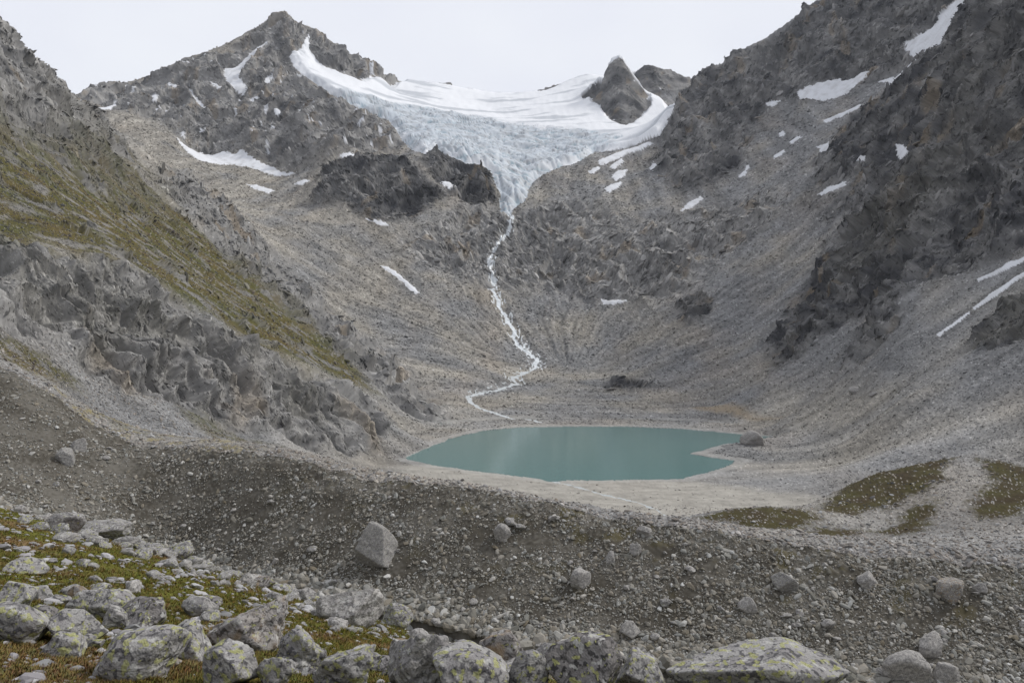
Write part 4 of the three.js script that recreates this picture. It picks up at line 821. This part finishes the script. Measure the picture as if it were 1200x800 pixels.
scatter('crest_stones', stoneG, 60000, () => {
  const c = inView(), r = SEG0[4] + Math.floor(rnd() * rnd() * 420), o = r * NC + c, [x, y, z, n] = gridSpot(c, r);
  if (D[o] > 235 || TYPE[o] || y < LAKE_Y + 1.4 || (PX[c] < 460 && ROCK[o] > 0.3)) return null;
  const heath = COLOR[o * 3] < 0.07 && COLOR[o * 3 + 2] < 0.03; if (heath && rnd() < 0.85) return null;
  const s = (0.07 + 0.06 * rnd()) * Math.pow(1 - rnd() * 0.98, -0.42), v = 0.13 + 0.24 * rnd() * rnd() + 0.05 * rnd(), w = rnd() * 0.03;
  return [x + (rnd() - 0.5) * 0.4, y + s * 0.15, z + (rnd() - 0.5) * 0.6, tilt(n, 0.9), s * (0.8 + 0.7 * rnd()), s * 0.7, s, [v + w, v, v - w]];
}, 'small stones on the moraine crest and hummocks');
scatter('scree_stones', farG, 170000, () => {
  const c = inView(), r = SEG0[4] + Math.floor(rnd() * (SEG[4] - 20)), o = r * NC + c, [x, y, z, n] = gridSpot(c, r);
  if (D[o] < 165 || (D[o] < 230 && COLOR[o * 3 + 2] < 0.03 && rnd() < 0.8) || D[o] > 1900 || TYPE[o] || y < LAKE_Y + 0.5) return null;
  if (ROCK[o] > 0.4) return null;
  if (y < -50 && PX[c] < 960 && D[o] < 330 && rnd() < 0.9) return null;
  const m = D[o] / F, s = m * (0.5 + 0.35 * rnd()) * Math.pow(1 - rnd() * 0.97, -0.33), k = 0.75 + 0.9 * rnd() * rnd() + (rnd() < 0.06 ? 0.5 : 0);
  return [x, y + s * 0.15, z, tilt(n, 1.0), s * (0.8 + 0.9 * rnd()), s * (0.6 + 0.5 * rnd()), s, [Math.min(0.5, COLOR[o * 3] * k), Math.min(0.5, COLOR[o * 3 + 1] * k), Math.min(0.5, COLOR[o * 3 + 2] * k)].map((v) => Math.max(v, 0.07))];
}, 'stones of the scree slopes round the valley');
const blockG = [1, 2, 3].map((k) => { const g = rockShape(970 + k, 1, { planes: 8, out: 0.4, round: 70, rough: 0.04, flat: 0.8 }).toNonIndexed(); g.computeVertexNormals(); return g; });
scatter('rock_ledges', blockG, 420000, () => {    // slabs that lie along the foliation of the gneiss
  const c = inView(), r = SEG0[4] + Math.floor(rnd() * (SEG[4] - 15)), o = r * NC + c; if (ROCK[o] < 0.3 || TYPE[o] || D[o] > 2370) return null;
  const [x, y, z, n] = gridSpot(c, r), m = D[o] / F, s = BLOCK[o] * m * (0.75 + 0.6 * rnd()) * Math.min(D[o] > 1300 ? 2.6 : 4.2, Math.pow(1 - rnd() * 0.99, -0.42)), tone = grain(x, y, z, m * 7, 2, false, 3), k = clamp(0.95 + 0.5 * tone + 0.9 * (rnd() - 0.5), 0.4, 1.7);
  const L = x < 60 * (D[o] > 1300 ? -4 : 1), G = L ? [0.62, -0.68, 0.3] : [-0.62, -0.68, 0.3], j = () => (rnd() - 0.5) * 0.5;
  return [x - n[0] * s * 0.34, y - n[1] * s * 0.34, z - n[2] * s * 0.34, tilt(n, 0.5), s * (1.2 + 1.7 * rnd()), s * (0.45 + 0.35 * rnd()), s * (0.6 + 0.45 * rnd()), [0, 1, 2].map((q) => clamp(COLOR[o * 3 + q] * k, 0.03, 0.5)), [G[0] + j(), G[1] + j(), G[2] + j()]];
}, 'broken slabs and ledges of the cliffs', stoneM, 'ledges');
scatter('meadow_stones', stoneG, 9000, () => {
  const c = inView(), r = SEG0[1] + Math.floor(Math.pow(rnd(), 0.8) * (SEG[1] + 6)), [x, y, z, n] = gridSpot(c, r), d = -z;
  if (fbm(x / 2.2 + 9, z / 2.2, 3) + rnd() * 0.5 < 0.16 - smooth(0.78, 1, d / lineAt(EDGE, PX[c], 2)) * 0.5) return null;
  const s = (0.018 + 0.02 * rnd()) * Math.pow(1 - rnd() * 0.97, -0.45) * (d > 16 ? 1.6 : 1), v = 0.16 + 0.2 * rnd(), w = rnd() * 0.02;
  return [x, y + s * 0.2, z, tilt(n, 0.7), s * (0.9 + 0.7 * rnd()), s * 0.75, s, [v + w * 0.6, v, v + w * 0.4]];
}, 'small pale stones scattered through the meadow');

{ // grass: small tufts of bent blades
  const tufts = [1, 2, 3].map((k) => {
    const pos = [], nor = []; seedState = 70 + k;
    for (let b = 0; b < 9; b++) {
      const a = rnd() * 6.283, r0 = 0.25 * rnd(), x = Math.cos(a) * r0, z = Math.sin(a) * r0, h = 0.6 + 0.5 * rnd(), bend = 0.2 + 0.5 * rnd(), w = 0.05, cx = Math.cos(a), cz = Math.sin(a), sx = -cz * w, sz = cx * w;
      const p = [[x - sx, 0, z - sz], [x + sx, 0, z + sz], [x + cx * bend * 0.35 - sx * 0.7, h * 0.65, z + cz * bend * 0.35 - sz * 0.7], [x + cx * bend * 0.35 + sx * 0.7, h * 0.65, z + cz * bend * 0.35 + sz * 0.7], [x + cx * bend, h, z + cz * bend]];
      for (const i of [0, 1, 2, 1, 3, 2, 2, 3, 4]) { pos.push(...p[i]); nor.push(cx * 0.4, 0.9, cz * 0.4); }
    }
    const g = new THREE.BufferGeometry(); g.setAttribute('position', new THREE.Float32BufferAttribute(pos, 3)); g.setAttribute('normal', new THREE.Float32BufferAttribute(nor, 3)); return g;
  });
  seedState = 99;
  const gm = new THREE.MeshPhysicalMaterial({ name: 'alpine_grass', roughness: 0.95, specularIntensity: 0.15, side: THREE.DoubleSide });
  scatter('grass', tufts, 130000, () => {
    const c = 10 + Math.floor(rnd() * (NC * 0.62)), r = SEG0[1] + Math.floor(Math.pow(rnd(), 1.2) * SEG[1] * 0.97) - 4, o = r * NC + c, [x, y, z, n] = gridSpot(c, r), d = -z;
    if (fbm(x / 1.6, z / 2.2, 4) > 0.42 && rnd() < 0.6) return null;
    const s = (0.032 + 0.05 * rnd()) * (1 + 0.6 * noise(x, z)), br = clamp(COLOR[o * 3] / COLOR[o * 3 + 1] - 0.85 + 0.25 * rnd()), col = mixc([0.125, 0.13, 0.022], [0.20, 0.145, 0.06], clamp(br * 1.5)).map((v) => v * (0.75 + 0.5 * rnd()));
    return [x + (rnd() - 0.5) * d * 0.002, y - 0.01, z + (rnd() - 0.5) * d * 0.01, tilt(n, 0.3), s * 1.1, s, s * 1.1, col];
  }, 'short yellow green and brown alpine grass and moss', gm, 'grass');
}
renderer.render(scene, camera);
